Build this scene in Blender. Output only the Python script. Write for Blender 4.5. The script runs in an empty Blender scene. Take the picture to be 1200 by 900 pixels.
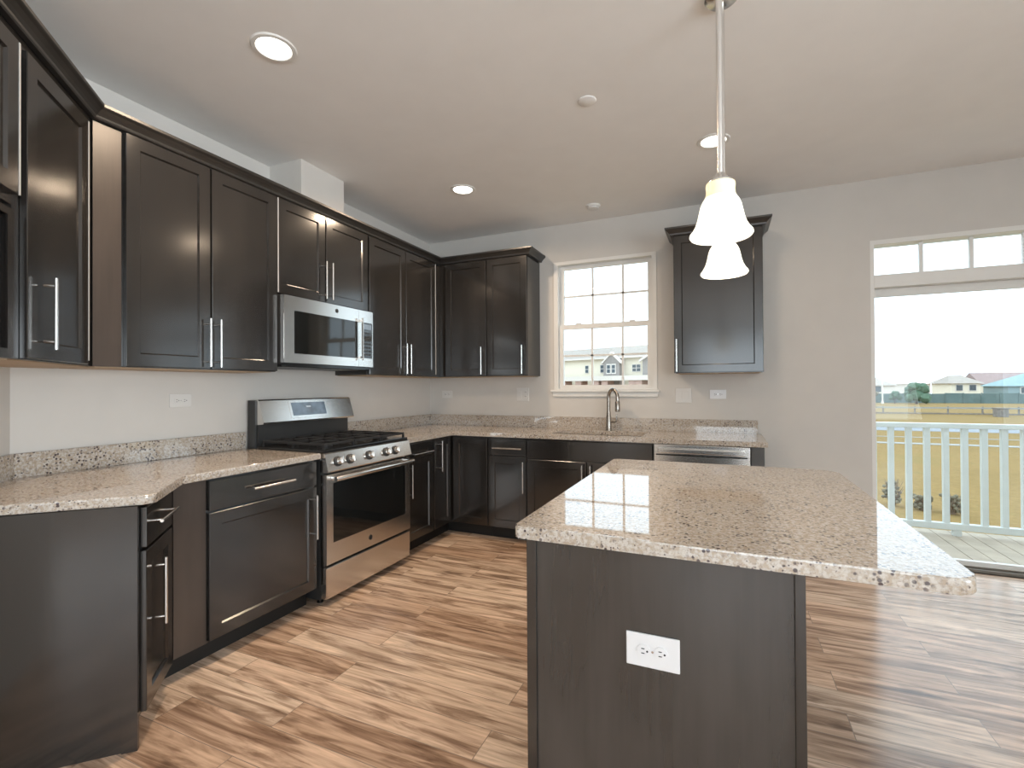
import bpy, bmesh, math, random
from mathutils import Vector, Matrix

random.seed(7)
SC = bpy.context.scene
COL = SC.collection
R2 = math.sqrt(2.0)

# ------------------------------------------------------------------ camera
CAM = (2.7846, -4.2467, 1.2685)
YAW, PITCH, ROLL, FPX = 23.6516, 0.3927, -0.3382, 566.11
cd = bpy.data.cameras.new('camera')
cam = bpy.data.objects.new('camera', cd)
COL.objects.link(cam)
ya, pa, ra = (math.radians(v) for v in (YAW, PITCH, ROLL))
fwd = Vector((-math.sin(ya) * math.cos(pa), math.cos(ya) * math.cos(pa), math.sin(pa)))
rt = fwd.cross(Vector((0, 0, 1))).normalized()
up = rt.cross(fwd)
r2 = math.cos(ra) * rt + math.sin(ra) * up
u2 = -math.sin(ra) * rt + math.cos(ra) * up
M = Matrix((r2, u2, -fwd)).transposed().to_4x4()
M.translation = Vector(CAM)
cam.matrix_world = M
cd.sensor_width = 36.0
cd.lens = 36.0 * FPX / 1200.0
cd.clip_start = 0.05
cd.clip_end = 600
SC.camera = cam

# ------------------------------------------------------------------ exposure, world, lights
SC.view_settings.view_transform = 'Standard'
SC.view_settings.look = 'None'
SC.view_settings.gamma = 1.0
SC.view_settings.use_curve_mapping = False
SC.view_settings.exposure = 0.0
SC.cycles.use_denoising = True
SC.cycles.max_bounces = 10
SC.cycles.diffuse_bounces = 5
SC.cycles.glossy_bounces = 5
SC.cycles.transparent_max_bounces = 12
SC.cycles.sample_clamp_indirect = 6.0

SKY_HORIZON, SKY_ZENITH = 2.5, 3.7
CAN_W, CAN_COL = 18.0, (1.0, 0.76, 0.54)
PEND_W, PEND_COL = 0.8, (1.0, 0.82, 0.62)
FILL_W, FILL_COL = 62.0, (0.88, 0.95, 1.0)

world = bpy.data.worlds.new('overcast_sky')
SC.world = world
world.use_nodes = True
wn = world.node_tree
wn.nodes.clear()
_o = wn.nodes.new('ShaderNodeOutputWorld')
_b = wn.nodes.new('ShaderNodeBackground')
_t = wn.nodes.new('ShaderNodeTexCoord')
_s = wn.nodes.new('ShaderNodeSeparateXYZ')
_m = wn.nodes.new('ShaderNodeMapRange')          # overcast sky, brighter towards the zenith
_m.inputs['From Min'].default_value = 0.0
_m.inputs['From Max'].default_value = 1.0
_m.inputs['To Min'].default_value = SKY_HORIZON
_m.inputs['To Max'].default_value = SKY_ZENITH
wn.links.new(_t.outputs['Generated'], _s.inputs[0])
wn.links.new(_s.outputs['Z'], _m.inputs['Value'])
wn.links.new(_m.outputs[0], _b.inputs['Strength'])
_b.inputs['Color'].default_value = (0.74, 0.89, 1.0, 1)
wn.links.new(_b.outputs[0], _o.inputs[0])


def area_light(name, loc, rot, sx, sy, watts, col, shape='RECTANGLE', spread=180):
    l = bpy.data.lights.new(name, 'AREA')
    l.shape = shape
    l.size = sx
    if shape in ('RECTANGLE', 'ELLIPSE'):
        l.size_y = sy
    l.energy = watts
    l.color = col
    l.spread = math.radians(spread)
    o = bpy.data.objects.new(name, l)
    o.location = loc
    o.rotation_euler = rot
    COL.objects.link(o)
    return o


# fill lamps added in unseen window openings behind and right of the camera
area_light('fill_behind', (4.3, -8.45, 1.45), (math.radians(118), 0, 0), 4.4, 2.0, FILL_W, FILL_COL)
area_light('fill_right', (7.45, -5.9, 1.45), (math.radians(118), 0, math.radians(90)), 3.6, 2.0, FILL_W * 3.6, FILL_COL, spread=110)

# ------------------------------------------------------------------ materials
MATS = {}


def nm(name):
    m = bpy.data.materials.new(name)
    m.use_nodes = True
    nt = m.node_tree
    nt.nodes.clear()
    out = nt.nodes.new('ShaderNodeOutputMaterial')
    MATS[name] = m
    return m, nt, out


def N(nt, t, **kw):
    n = nt.nodes.new(t)
    for k, v in kw.items():
        if k in n.inputs.keys():
            n.inputs[k].default_value = v
        else:
            setattr(n, k, v)
    return n


def bsdf(nt, out, col=(0.5, 0.5, 0.5), rough=0.5, metal=0.0, spec=0.5, **kw):
    b = nt.nodes.new('ShaderNodeBsdfPrincipled')
    b.inputs['Base Color'].default_value = (*col, 1)
    b.inputs['Roughness'].default_value = rough
    b.inputs['Metallic'].default_value = metal
    b.inputs['Specular IOR Level'].default_value = spec
    for k, v in kw.items():
        b.inputs[k].default_value = v
    nt.links.new(b.outputs[0], out.inputs[0])
    return b


def coords(nt, scale=(1, 1, 1), loc=(0, 0, 0)):
    tc = nt.nodes.new('ShaderNodeTexCoord')
    mp = nt.nodes.new('ShaderNodeMapping')
    mp.inputs['Scale'].default_value = scale
    mp.inputs['Location'].default_value = loc
    nt.links.new(tc.outputs['Object'], mp.inputs['Vector'])
    return mp.outputs[0]


def noise(nt, vec, scale, detail=3, rough=0.5, dist=0.0):
    n = nt.nodes.new('ShaderNodeTexNoise')
    n.inputs['Scale'].default_value = scale
    n.inputs['Detail'].default_value = detail
    n.inputs['Roughness'].default_value = rough
    n.inputs['Distortion'].default_value = dist
    nt.links.new(vec, n.inputs['Vector'])
    return n.outputs['Fac']


def ramp(nt, fac, stops, interp='LINEAR'):
    r = nt.nodes.new('ShaderNodeValToRGB')
    r.color_ramp.interpolation = interp
    e = r.color_ramp.elements
    while len(e) < len(stops):
        e.new(0.5)
    for i, (p, c) in enumerate(stops):
        e[i].position = p
        e[i].color = (*c, 1) if len(c) == 3 else c
    nt.links.new(fac, r.inputs['Fac'])
    return r.outputs['Color']


def mixc(nt, fac, a, b, blend='MIX'):
    m = nt.nodes.new('ShaderNodeMix')
    m.data_type = 'RGBA'
    m.blend_type = blend
    for s, v in ((m.inputs[0], fac), (m.inputs[6], a), (m.inputs[7], b)):
        if isinstance(v, (int, float)):
            s.default_value = v
        elif isinstance(v, tuple):
            s.default_value = (*v, 1)
        else:
            nt.links.new(v, s)
    return m.outputs[2]


def bump(nt, b, h, strength, dist=0.002):
    n = nt.nodes.new('ShaderNodeBump')
    n.inputs['Strength'].default_value = strength
    n.inputs['Distance'].default_value = dist
    nt.links.new(h, n.inputs['Height'])
    nt.links.new(n.outputs[0], b.inputs['Normal'])


def plain(name, col, rough=0.5, metal=0.0, spec=0.5, var=0.05, vscale=6.0, **kw):
    m, nt, out = nm(name)
    b = bsdf(nt, out, col, rough, metal, spec, **kw)
    f = noise(nt, coords(nt), vscale, 3)
    lo = tuple(c * (1 - var) for c in col)
    hi = tuple(min(1, c * (1 + var)) for c in col)
    nt.links.new(ramp(nt, f, [(0.3, lo), (0.7, hi)]), b.inputs['Base Color'])
    return m


# espresso stained maple
def wood(name, lo, hi, rough, spec=0.95):
    m, nt, out = nm(name)
    b = bsdf(nt, out, lo, rough, 0, spec)
    f1 = noise(nt, coords(nt, (16, 16, 0.9)), 2.6, 5, 0.6, 0.25)
    f2 = noise(nt, coords(nt, (2.2, 2.2, 0.7)), 2.4, 3, 0.5)
    c1 = ramp(nt, f1, [(0.25, lo), (0.75, hi)])
    c2 = mixc(nt, ramp(nt, f2, [(0.35, (0, 0, 0)), (0.7, (0.8, 0.8, 0.8))]), c1, tuple(c * 1.35 for c in hi))
    nt.links.new(c2, b.inputs['Base Color'])


wood('espresso_wood', (0.0105, 0.0098, 0.0091), (0.0190, 0.0168, 0.0150), 0.16)
wood('espresso_molding', (0.0105, 0.0100, 0.0094), (0.0155, 0.0146, 0.0137), 0.36)
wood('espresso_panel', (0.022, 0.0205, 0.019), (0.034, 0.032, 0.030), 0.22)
wood('espresso_lamplit', (0.040, 0.031, 0.026), (0.062, 0.048, 0.040), 0.36, 0.5)  # filler wood: glow of the ceiling can put into its lighter colour

plain('dark_recess', (0.012, 0.011, 0.010), 0.6)
plain('raw_underside', (0.42, 0.30, 0.19), 0.6, var=0.1)
plain('wall_paint', (0.60, 0.575, 0.54), 0.75, spec=0.25, var=0.015)
plain('ceiling_paint', (0.80, 0.79, 0.775), 0.85, spec=0.2, var=0.015)
plain('white_trim', (0.74, 0.73, 0.70), 0.4, var=0.02)
plain('white_plastic', (0.74, 0.74, 0.75), 0.35, var=0.02)
plain('wall_plate', (0.66, 0.645, 0.62), 0.4, var=0.02)
plain('outlet_dark', (0.03, 0.03, 0.035), 0.5)
plain('black_enamel', (0.012, 0.012, 0.012), 0.18)
plain('black_glass', (0.010, 0.011, 0.011), 0.05, spec=0.6, var=0.0)
plain('range_side', (0.028, 0.028, 0.028), 0.4)
plain('cast_iron', (0.016, 0.016, 0.017), 0.55, var=0.15, vscale=60)
plain('nickel', (0.74, 0.73, 0.71), 0.24, 1.0, var=0.0)
plain('painted_glint', (0.45, 0.45, 0.45), 0.3)  # light caught on door edges, put into a pale colour
plain('dark_nickel', (0.40, 0.36, 0.32), 0.25, 1.0)
plain('screen_glass', (0.16, 0.21, 0.27), 0.08, spec=0.6, var=0.25, vscale=18)
plain('screen_mark', (0.75, 0.80, 0.85), 0.4)
plain('bronze_track', (0.17, 0.15, 0.125), 0.5)

# brushed stainless
for nme, scl in (('stainless', (2.0, 2.0, 160.0)),):
    m, nt, out = nm(nme)
    b = bsdf(nt, out, (0.60, 0.585, 0.56), 0.24, 1.0)
    f = noise(nt, coords(nt, scl), 3.0, 3)
    nt.links.new(ramp(nt, f, [(0.3, (0.68, 0.665, 0.64)), (0.7, (0.74, 0.725, 0.70))]), b.inputs['Base Color'])
    mr = nt.nodes.new('ShaderNodeMapRange')
    mr.inputs['To Min'].default_value = 0.20
    mr.inputs['To Max'].default_value = 0.26
    nt.links.new(f, mr.inputs['Value'])
    nt.links.new(mr.outputs[0], b.inputs['Roughness'])

# granite
m, nt, out = nm('granite')
b = bsdf(nt, out, (0.5, 0.44, 0.37), 0.03, 0, 0.5)
b.inputs['IOR'].default_value = 1.8
vec = coords(nt)
n1 = noise(nt, vec, 6, 4, 0.6)
n2 = noise(nt, vec, 85, 4, 0.65)
n3 = noise(nt, vec, 130, 3, 0.6)
base = ramp(nt, n1, [(0.3, (0.35, 0.28, 0.21)), (0.55, (0.42, 0.35, 0.275)), (0.75, (0.39, 0.34, 0.29))])
gm = ramp(nt, n2, [(0.42, (0, 0, 0)), (0.58, (0.95, 0.95, 0.95))])
base = mixc(nt, gm, base, (0.55, 0.51, 0.465))
g2 = ramp(nt, n3, [(0.53, (0, 0, 0)), (0.66, (0.7, 0.7, 0.7))])
base = mixc(nt, g2, base, (0.25, 0.205, 0.17))


def specks(base, scale, cut, clo, chi, c_a, c_b):
    vo = nt.nodes.new('ShaderNodeTexVoronoi')
    vo.inputs['Scale'].default_value = scale
    nt.links.new(vec, vo.inputs['Vector'])
    sep = nt.nodes.new('ShaderNodeSeparateColor')
    nt.links.new(vo.outputs['Color'], sep.inputs[0])
    gate = ramp(nt, sep.outputs[0], [(cut, (0, 0, 0)), (cut + 0.02, (1, 1, 1))])
    dist = ramp(nt, vo.outputs['Distance'], [(0.34, (1, 1, 1)), (0.50, (0, 0, 0))])
    cl = ramp(nt, noise(nt, vec, scale * 0.17, 3), [(clo, (0, 0, 0)), (chi, (1, 1, 1))])
    sm = mixc(nt, 1.0, gate, dist, 'MULTIPLY')
    sm = mixc(nt, 1.0, sm, cl, 'MULTIPLY')
    return mixc(nt, sm, base, mixc(nt, sep.outputs[1], c_a, c_b))


base = specks(base, 92, 0.70, 0.45, 0.55, (0.045, 0.030, 0.034), (0.12, 0.10, 0.10))
base = specks(base, 170, 0.84, 0.38, 0.50, (0.07, 0.055, 0.055), (0.16, 0.13, 0.12))
nt.links.new(base, b.inputs['Base Color'])

# wood-look plank tile
m, nt, out = nm('plank_floor')
b = bsdf(nt, out, (0.4, 0.3, 0.2), 0.20, 0, 0.42)
vec = coords(nt)
br = nt.nodes.new('ShaderNodeTexBrick')
br.offset = 0.37
br.offset_frequency = 2
br.inputs['Color1'].default_value = (0, 0, 0, 1)
br.inputs['Color2'].default_value = (1, 1, 1, 1)
br.inputs['Mortar'].default_value = (0.5, 0.5, 0.5, 1)
br.inputs['Scale'].default_value = 1.0
br.inputs['Mortar Size'].default_value = 0.0016
br.inputs['Mortar Smooth'].default_value = 0.0
br.inputs['Brick Width'].default_value = 1.22
br.inputs['Row Height'].default_value = 0.155
nt.links.new(vec, br.inputs['Vector'])
# shift the grain from plank to plank
sx = nt.nodes.new('ShaderNodeSeparateColor')
nt.links.new(br.outputs['Color'], sx.inputs[0])
mu = nt.nodes.new('ShaderNodeMath'); mu.operation = 'MULTIPLY'; mu.inputs[1].default_value = 37.0
nt.links.new(sx.outputs[0], mu.inputs[0])
cx = nt.nodes.new('ShaderNodeCombineXYZ')
nt.links.new(mu.outputs[0], cx.inputs['Z'])
nt.links.new(mu.outputs[0], cx.inputs['X'])
ad = nt.nodes.new('ShaderNodeVectorMath'); ad.operation = 'ADD'
nt.links.new(vec, ad.inputs[0]); nt.links.new(cx.outputs[0], ad.inputs[1])
mp = nt.nodes.new('ShaderNodeMapping'); mp.inputs['Scale'].default_value = (1.0, 9.5, 1.0)
nt.links.new(ad.outputs[0], mp.inputs['Vector'])
g1 = noise(nt, mp.outputs[0], 1.9, 6, 0.60, 1.1)
mp2 = nt.nodes.new('ShaderNodeMapping'); mp2.inputs['Scale'].default_value = (2.0, 40, 1.0)
nt.links.new(ad.outputs[0], mp2.inputs['Vector'])
g2 = noise(nt, mp2.outputs[0], 2.0, 4, 0.6, 0.4)
mp3 = nt.nodes.new('ShaderNodeMapping'); mp3.inputs['Scale'].default_value = (1.0, 3.0, 1.0)
nt.links.new(ad.outputs[0], mp3.inputs['Vector'])
g3 = noise(nt, mp3.outputs[0], 4.2, 2, 0.5)
tone = ramp(nt, sx.outputs[0], [(0.0, (0.51, 0.35, 0.245)), (0.35, (0.62, 0.445, 0.325)), (0.7, (0.72, 0.56, 0.43)), (1.0, (0.58, 0.42, 0.305))])
gr = ramp(nt, g1, [(0.28, (0.24, 0.19, 0.165)), (0.43, (0.60, 0.55, 0.52)), (0.53, (1.0, 1.0, 1.0)), (0.72, (1.34, 1.36, 1.38))])
colr = mixc(nt, 1.0, tone, gr, 'MULTIPLY')
fin = ramp(nt, g2, [(0.35, (0.80, 0.78, 0.76)), (0.65, (1.1, 1.1, 1.1))])
colr = mixc(nt, 1.0, colr, fin, 'MULTIPLY')
kn = ramp(nt, g3, [(0.22, (0.42, 0.38, 0.36)), (0.34, (1, 1, 1))])
colr = mixc(nt, 1.0, colr, kn, 'MULTIPLY')
colr = mixc(nt, br.outputs['Fac'], colr, (0.27, 0.205, 0.16))
nt.links.new(colr, b.inputs['Base Color'])
bump(nt, b, g2, 0.06)

# window glass: clear with a fresnel reflection
m, nt, out = nm('clear_glass')
tr = N(nt, 'ShaderNodeBsdfTransparent')
tr.inputs['Color'].default_value = (0.97, 0.98, 0.98, 1)
gl = N(nt, 'ShaderNodeBsdfGlossy')
gl.inputs['Roughness'].default_value = 0.0
fn = N(nt, 'ShaderNodeFresnel')
geo = N(nt, 'ShaderNodeNewGeometry')          # thin pane: the same reflectance from both of its faces
ior = N(nt, 'ShaderNodeMapRange')
ior.inputs['To Min'].default_value = 1.45
ior.inputs['To Max'].default_value = 1 / 1.45
nt.links.new(geo.outputs['Backfacing'], ior.inputs['Value'])
nt.links.new(ior.outputs[0], fn.inputs['IOR'])
mx = N(nt, 'ShaderNodeMixShader')
nt.links.new(fn.outputs[0], mx.inputs[0])
nt.links.new(tr.outputs[0], mx.inputs[1])
nt.links.new(gl.outputs[0], mx.inputs[2])
nt.links.new(mx.outputs[0], out.inputs[0])


def emit(name, col, strength, diff=None):
    m, nt, out = nm(name)
    b = bsdf(nt, out, diff or col, 0.3)
    b.inputs['Emission Color'].default_value = (*col, 1)
    b.inputs['Emission Strength'].default_value = strength
    f = noise(nt, coords(nt), 8, 2)
    nt.links.new(ramp(nt, f, [(0.3, tuple(c * .97 for c in (diff or col))), (0.7, diff or col)]), b.inputs['Base Color'])
    return m


emit('lamp_lens', (1.0, 0.95, 0.86), 6.0)
emit('lit_shade', (1.0, 0.93, 0.78), 1.15, (0.85, 0.82, 0.75))
emit('lit_neck', (1.0, 0.86, 0.52), 0.55, (0.80, 0.72, 0.50))

# outdoors
plain('deck_boards', (0.40, 0.33, 0.25), 0.7, var=0.12)
plain('white_vinyl', (0.62, 0.66, 0.64), 0.45, var=0.02)
plain('siding_cream', (0.78, 0.70, 0.56), 0.8, var=0.04)
plain('siding_white', (0.72, 0.66, 0.60), 0.8, var=0.03)
plain('siding_teal', (0.24, 0.33, 0.34), 0.8, var=0.05)
plain('roof_grey', (0.33, 0.285, 0.245), 0.9, var=0.1, vscale=2)
plain('roof_mauve', (0.28, 0.20, 0.185), 0.9, var=0.1, vscale=2)
plain('roof_teal', (0.22, 0.31, 0.315), 0.9, var=0.1, vscale=2)
plain('gable_grey', (0.28, 0.25, 0.23), 0.8, var=0.05)
plain('far_glass', (0.059, 0.077, 0.089), 0.2)
plain('brick_red', (0.46, 0.31, 0.26), 0.9, var=0.2, vscale=4)
plain('privacy_fence', (0.11, 0.165, 0.16), 0.9, var=0.15, vscale=1)
plain('leaf_green', (0.06, 0.12, 0.07), 0.8, var=0.3, vscale=3)
plain('leaf_olive', (0.15, 0.13, 0.08), 0.8, var=0.3, vscale=3)
plain('bark', (0.077, 0.056, 0.041), 0.9, var=0.2)
plain('twig_brown', (0.20, 0.14, 0.09), 0.9, var=0.3, vscale=12)
plain('asphalt', (0.219, 0.231, 0.249), 0.9, var=0.06, vscale=1)
plain('concrete', (0.284, 0.284, 0.272), 0.9, var=0.05)
plain('stone_dark', (0.20, 0.175, 0.155), 0.9, var=0.3, vscale=6)
m, nt, out = nm('dry_grass')
b = bsdf(nt, out, (0.237, 0.195, 0.118), 0.95, 0, 0.1)
vec = coords(nt)
fa = noise(nt, vec, 0.35, 5, 0.65)
fb = noise(nt, vec, 6.0, 4, 0.7)
c1 = ramp(nt, fa, [(0.3, (0.20, 0.130, 0.042)), (0.55, (0.26, 0.165, 0.058)), (0.75, (0.165, 0.140, 0.042))])
c2 = mixc(nt, 0.4, c1, ramp(nt, fb, [(0.3, (0.11, 0.075, 0.022)), (0.7, (0.30, 0.205, 0.085))]))
nt.links.new(c2, b.inputs['Base Color'])


# ------------------------------------------------------------------ mesh helpers
class MB:
    def __init__(self):
        self.bm = bmesh.new()

    def poly(self, verts, faces):
        vs = [self.bm.verts.new(v) for v in verts]
        for f in faces:
            try:
                self.bm.faces.new([vs[i] for i in f])
            except ValueError:
                pass
        return vs

    def box(self, x0, x1, y0, y1, z0, z1, bev=0.0):
        vs = self.poly([(x0, y0, z0), (x1, y0, z0), (x1, y1, z0), (x0, y1, z0),
                        (x0, y0, z1), (x1, y0, z1), (x1, y1, z1), (x0, y1, z1)],
                       [(0, 3, 2, 1), (4, 5, 6, 7), (0, 1, 5, 4), (1, 2, 6, 5), (2, 3, 7, 6), (3, 0, 4, 7)])
        if bev:
            es = {e for v in vs for e in v.link_edges}
            bmesh.ops.bevel(self.bm, geom=list(es), offset=bev, segments=2, affect='EDGES', profile=0.5)
        return self

    def prism(self, pts, z0, z1, bev=0.0, segs=2):
        """polygon in xy, extruded in z"""
        n = len(pts)
        vs = self.poly([(p[0], p[1], z0) for p in pts] + [(p[0], p[1], z1) for p in pts],
                       [tuple(reversed(range(n))), tuple(range(n, 2 * n))] +
                       [(i, (i + 1) % n, n + (i + 1) % n, n + i) for i in range(n)])
        if bev:
            es = {e for v in vs for e in v.link_edges if not (e.verts[0].co.z != e.verts[1].co.z)}
            bmesh.ops.bevel(self.bm, geom=list(es), offset=bev, segments=segs, affect='EDGES', profile=0.5)
        return self

    def prism_x(self, pts, x0, x1):
        """polygon in (y,z), extruded along x"""
        n = len(pts)
        self.poly([(x0, p[0], p[1]) for p in pts] + [(x1, p[0], p[1]) for p in pts],
                  [tuple(range(n)), tuple(reversed(range(n, 2 * n)))] +
                  [(i, n + i, n + (i + 1) % n, (i + 1) % n) for i in range(n)])
        return self

    def lathe(self, prof, c=(0, 0, 0), seg=32, axis='z', caps=True):
        rings = []
        for r, z in prof:
            ring = []
            for k in range(seg):
                a = 2 * math.pi * k / seg
                p = (r * math.cos(a), r * math.sin(a), z)
                if axis == 'y':
                    p = (p[0], p[2], p[1])
                elif axis == 'x':
                    p = (p[2], p[0], p[1])
                ring.append(self.bm.verts.new((p[0] + c[0], p[1] + c[1], p[2] + c[2])))
            rings.append(ring)
        for a, b_ in zip(rings, rings[1:]):
            for k in range(seg):
                self.bm.faces.new((a[k], a[(k + 1) % seg], b_[(k + 1) % seg], b_[k]))
        if caps:
            self.bm.faces.new(list(reversed(rings[0])))
            self.bm.faces.new(rings[-1])
        return self

    def tube(self, path, r, seg=12):
        path = [Vector(p) for p in path]
        rings = []
        prev = None
        for i, p in enumerate(path):
            t = (path[min(i + 1, len(path) - 1)] - path[max(i - 1, 0)]).normalized()
            if prev is None:
                a = t.cross(Vector((0, 0, 1)))
                if a.length < 1e-3:
                    a = t.cross(Vector((1, 0, 0)))
                a.normalize()
            else:
                a = (prev - t * prev.dot(t)).normalized()
            prev = a
            b_ = t.cross(a)
            rr = r[i] if isinstance(r, (list, tuple)) else r
            rings.append([self.bm.verts.new(p + (a * math.cos(2 * math.pi * k / seg) + b_ * math.sin(2 * math.pi * k / seg)) * rr) for k in range(seg)])
        for a, b_ in zip(rings, rings[1:]):
            for k in range(seg):
                self.bm.faces.new((a[k], a[(k + 1) % seg], b_[(k + 1) % seg], b_[k]))
        self.bm.faces.new(list(reversed(rings[0])))
        self.bm.faces.new(rings[-1])
        return self

    def grid(self, xs, ys, inside, z0, z1, plane='xy'):
        """solid slab made of grid cells; inside(i,j) keeps a cell; watertight, holes allowed"""
        vd = {}

        def V(i, j, k):
            key = (i, j, k)
            if key not in vd:
                z = (z0, z1)[k]
                p = (xs[i], ys[j], z) if plane == 'xy' else (xs[i], z, ys[j])
                vd[key] = self.bm.verts.new(p)
            return vd[key]
        nx, ny = len(xs) - 1, len(ys) - 1
        ok = lambda i, j: 0 <= i < nx and 0 <= j < ny and inside(i, j)
        for i in range(nx):
            for j in range(ny):
                if not ok(i, j):
                    continue
                self.bm.faces.new((V(i, j, 0), V(i, j + 1, 0), V(i + 1, j + 1, 0), V(i + 1, j, 0)))
                self.bm.faces.new((V(i, j, 1), V(i + 1, j, 1), V(i + 1, j + 1, 1), V(i, j + 1, 1)))
                if not ok(i - 1, j):
                    self.bm.faces.new((V(i, j, 0), V(i, j, 1), V(i, j + 1, 1), V(i, j + 1, 0)))
                if not ok(i + 1, j):
                    self.bm.faces.new((V(i + 1, j, 0), V(i + 1, j + 1, 0), V(i + 1, j + 1, 1), V(i + 1, j, 1)))
                if not ok(i, j - 1):
                    self.bm.faces.new((V(i, j, 0), V(i + 1, j, 0), V(i + 1, j, 1), V(i, j, 1)))
                if not ok(i, j + 1):
                    self.bm.faces.new((V(i, j + 1, 0), V(i, j + 1, 1), V(i + 1, j + 1, 1), V(i + 1, j + 1, 0)))
        return self

    def build(self, name, mat, parent=None, smooth=False):
        bmesh.ops.recalc_face_normals(self.bm, faces=self.bm.faces[:])
        me = bpy.data.meshes.new(name)
        self.bm.to_mesh(me)
        self.bm.free()
        o = bpy.data.objects.new(name, me)
        me.materials.append(MATS[mat] if isinstance(mat, str) else mat)
        if smooth:
            me.shade_smooth()
            try:
                me.set_sharp_from_angle(angle=math.radians(40))
            except Exception:
                pass
        if smooth == 'rim':           # only the eased edges are shaded smooth, the flats stay flat
            for pg in me.polygons:
                pg.use_smooth = pg.area < 0.004
        COL.objects.link(o)
        if parent is not None:
            o.parent = parent
        return o


def tag(o, label=None, cat=None, group=None, kind=None):
    if label: o['label'] = label
    if cat: o['category'] = cat
    if group: o['group'] = group
    if kind: o['kind'] = kind
    return o


def thing(name, label, cat, loc=(0, 0, 0), rz=0.0, group=None):
    o = bpy.data.objects.new(name, None)
    o.empty_display_size = 0.1
    o.location = loc
    o.rotation_euler = (0, 0, math.radians(rz))
    COL.objects.link(o)
    return tag(o, label, cat, group)


def struct(o):
    o['kind'] = 'structure'
    return o


# ------------------------------------------------------------------ room shell
H = 2.76
ND = -2.277                      # diagonal wall: (x+y)/sqrt2
WX0, WX1, WZ0, WZ1 = 1.354, 2.270, 1.243, 2.415      # kitchen window opening
DX0, DX1, DZ1 = 3.765, 5.54, 2.315                   # patio door opening

xs = [-0.14, 0, WX0, WX1, DX0, DX1, 7.64]
zs = [-0.14, 0.0, WZ0, WZ1, H + 0.14]
zs = [-0.14, -0.02, WZ0, DZ1, WZ1, H + 0.14]


def wall_in(i, j):
    xm, zm = (xs[i] + xs[i + 1]) / 2, (zs[j] + zs[j + 1]) / 2
    if WX0 < xm < WX1 and WZ0 < zm < WZ1: return False
    if DX0 < xm < DX1 and -0.02 < zm < DZ1: return False
    return True


struct(MB().grid(xs, zs, wall_in, 0.0, 0.14, 'xz').build('wall_back', 'wall_paint'))
struct(MB().box(-0.14, 0, -3.22, 0, -0.14, H + 0.14).build('wall_left', 'wall_paint'))
dq = 1.13
dA, dB = (0.0, -3.22), (dq, -3.22 - dq)
t = 0.14 / R2
struct(MB().prism([dA, dB, (dB[0] - t, dB[1] - t), (dA[0] - t - 0.041, dA[1] - t + 0.041)], -0.14, H + 0.14).build('wall_diagonal', 'wall_paint'))
struct(MB().box(dq - 0.14, dq, -8.64, -3.22 - dq, -0.14, H + 0.14).build('wall_left_rear', 'wall_paint'))
xs2 = [dq - 0.14, 2.1, 6.5, 7.64]
zs2 = [-0.14, 0.45, 2.45, H + 0.14]
struct(MB().grid(xs2, zs2, lambda i, j: not (i == 1 and j == 1), -8.64, -8.5, 'xz').build('wall_behind', 'wall_paint'))
o = MB()
ys3 = [-8.5, -7.7, -4.1, 0.0]
vfn = lambda i, j: not (i == 1 and j == 1)
# right wall with an opening added for its fill lamp
for i in range(3):
    for j in range(3):
        if vfn(i, j):
            o.box(7.5, 7.64, ys3[i], ys3[i + 1], zs2[j], zs2[j + 1])
struct(o.build('wall_right', 'wall_paint'))
fl = MB().box(-0.14, 7.64, -8.64, 0.0, -0.14, 0.0)
struct(fl.build('floor', 'plank_floor'))
struct(MB().box(-0.14, 7.64, -8.64, 0.14, H, H + 0.14).build('ceiling', 'ceiling_paint'))
struct(MB().box(0.0, 0.285, -1.93, -1.545, 2.4405, H).build('wall_chase', 'wall_paint'))
struct(MB().box(3.06, 3.755, -0.014, 0.0, 0, 0.10, 0.003).build('baseboard_back', 'white_trim'))


def ring(mb, x0, x1, z0, z1, w, y0, y1, wz=None):
    wb, wt = wz or (w, w)
    mb.box(x0, x0 + w, y0, y1, z0, z1)
    mb.box(x1 - w, x1, y0, y1, z0, z1)
    mb.box(x0 + w, x1 - w, y0, y1, z0, z0 + wb)
    mb.box(x0 + w, x1 - w, y0, y1, z1 - wt, z1)
    return mb


# kitchen window (double hung)
w = struct(thing('window_1', None, None))
f = MB()
ring(f, WX0, WX1, WZ0, WZ1, 0.040, -0.010, 0.10, (0.012, 0.030))
f.build('window_frame', 'white_trim', w)
f = MB(); ring(f, WX0 + 0.041, WX1 - 0.041, 1.800, WZ1 - 0.031, 0.040, 0.055, 0.085, (0.030, 0.032))
for xx in (1.702, 1.975): f.box(xx - 0.009, xx + 0.009, 0.062, 0.078, 1.83, WZ1 - 0.06)
f.box(WX0 + 0.08, WX1 - 0.08, 0.062, 0.078, 2.094, 2.110)
f.build('upper_sash', 'white_trim', w)
f = MB(); ring(f, WX0 + 0.041, WX1 - 0.041, WZ0 + 0.013, 1.838, 0.040, 0.020, 0.052, (0.030, 0.042))
for xx in (1.702, 1.975): f.box(xx - 0.009, xx + 0.009, 0.030, 0.044, WZ0 + 0.04, 1.80)
f.box(WX0 + 0.08, WX1 - 0.08, 0.030, 0.044, 1.545, 1.561)
f.build('lower_sash', 'white_trim', w)
for xx in (1.58, 2.06):
    MB().box(xx - 0.025, xx + 0.025, 0.018, 0.045, 1.8385, 1.850, 0.003).build('sash_lock', 'white_trim', w)
MB().box(WX0 + 0.08, WX1 - 0.08, 0.069, 0.071, 1.82, WZ1 - 0.06).build('glass_pane', 'clear_glass', w)
MB().box(WX0 + 0.08, WX1 - 0.08, 0.036, 0.038, WZ0 + 0.035, 1.80).build('glass_pane', 'clear_glass', w)
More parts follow.
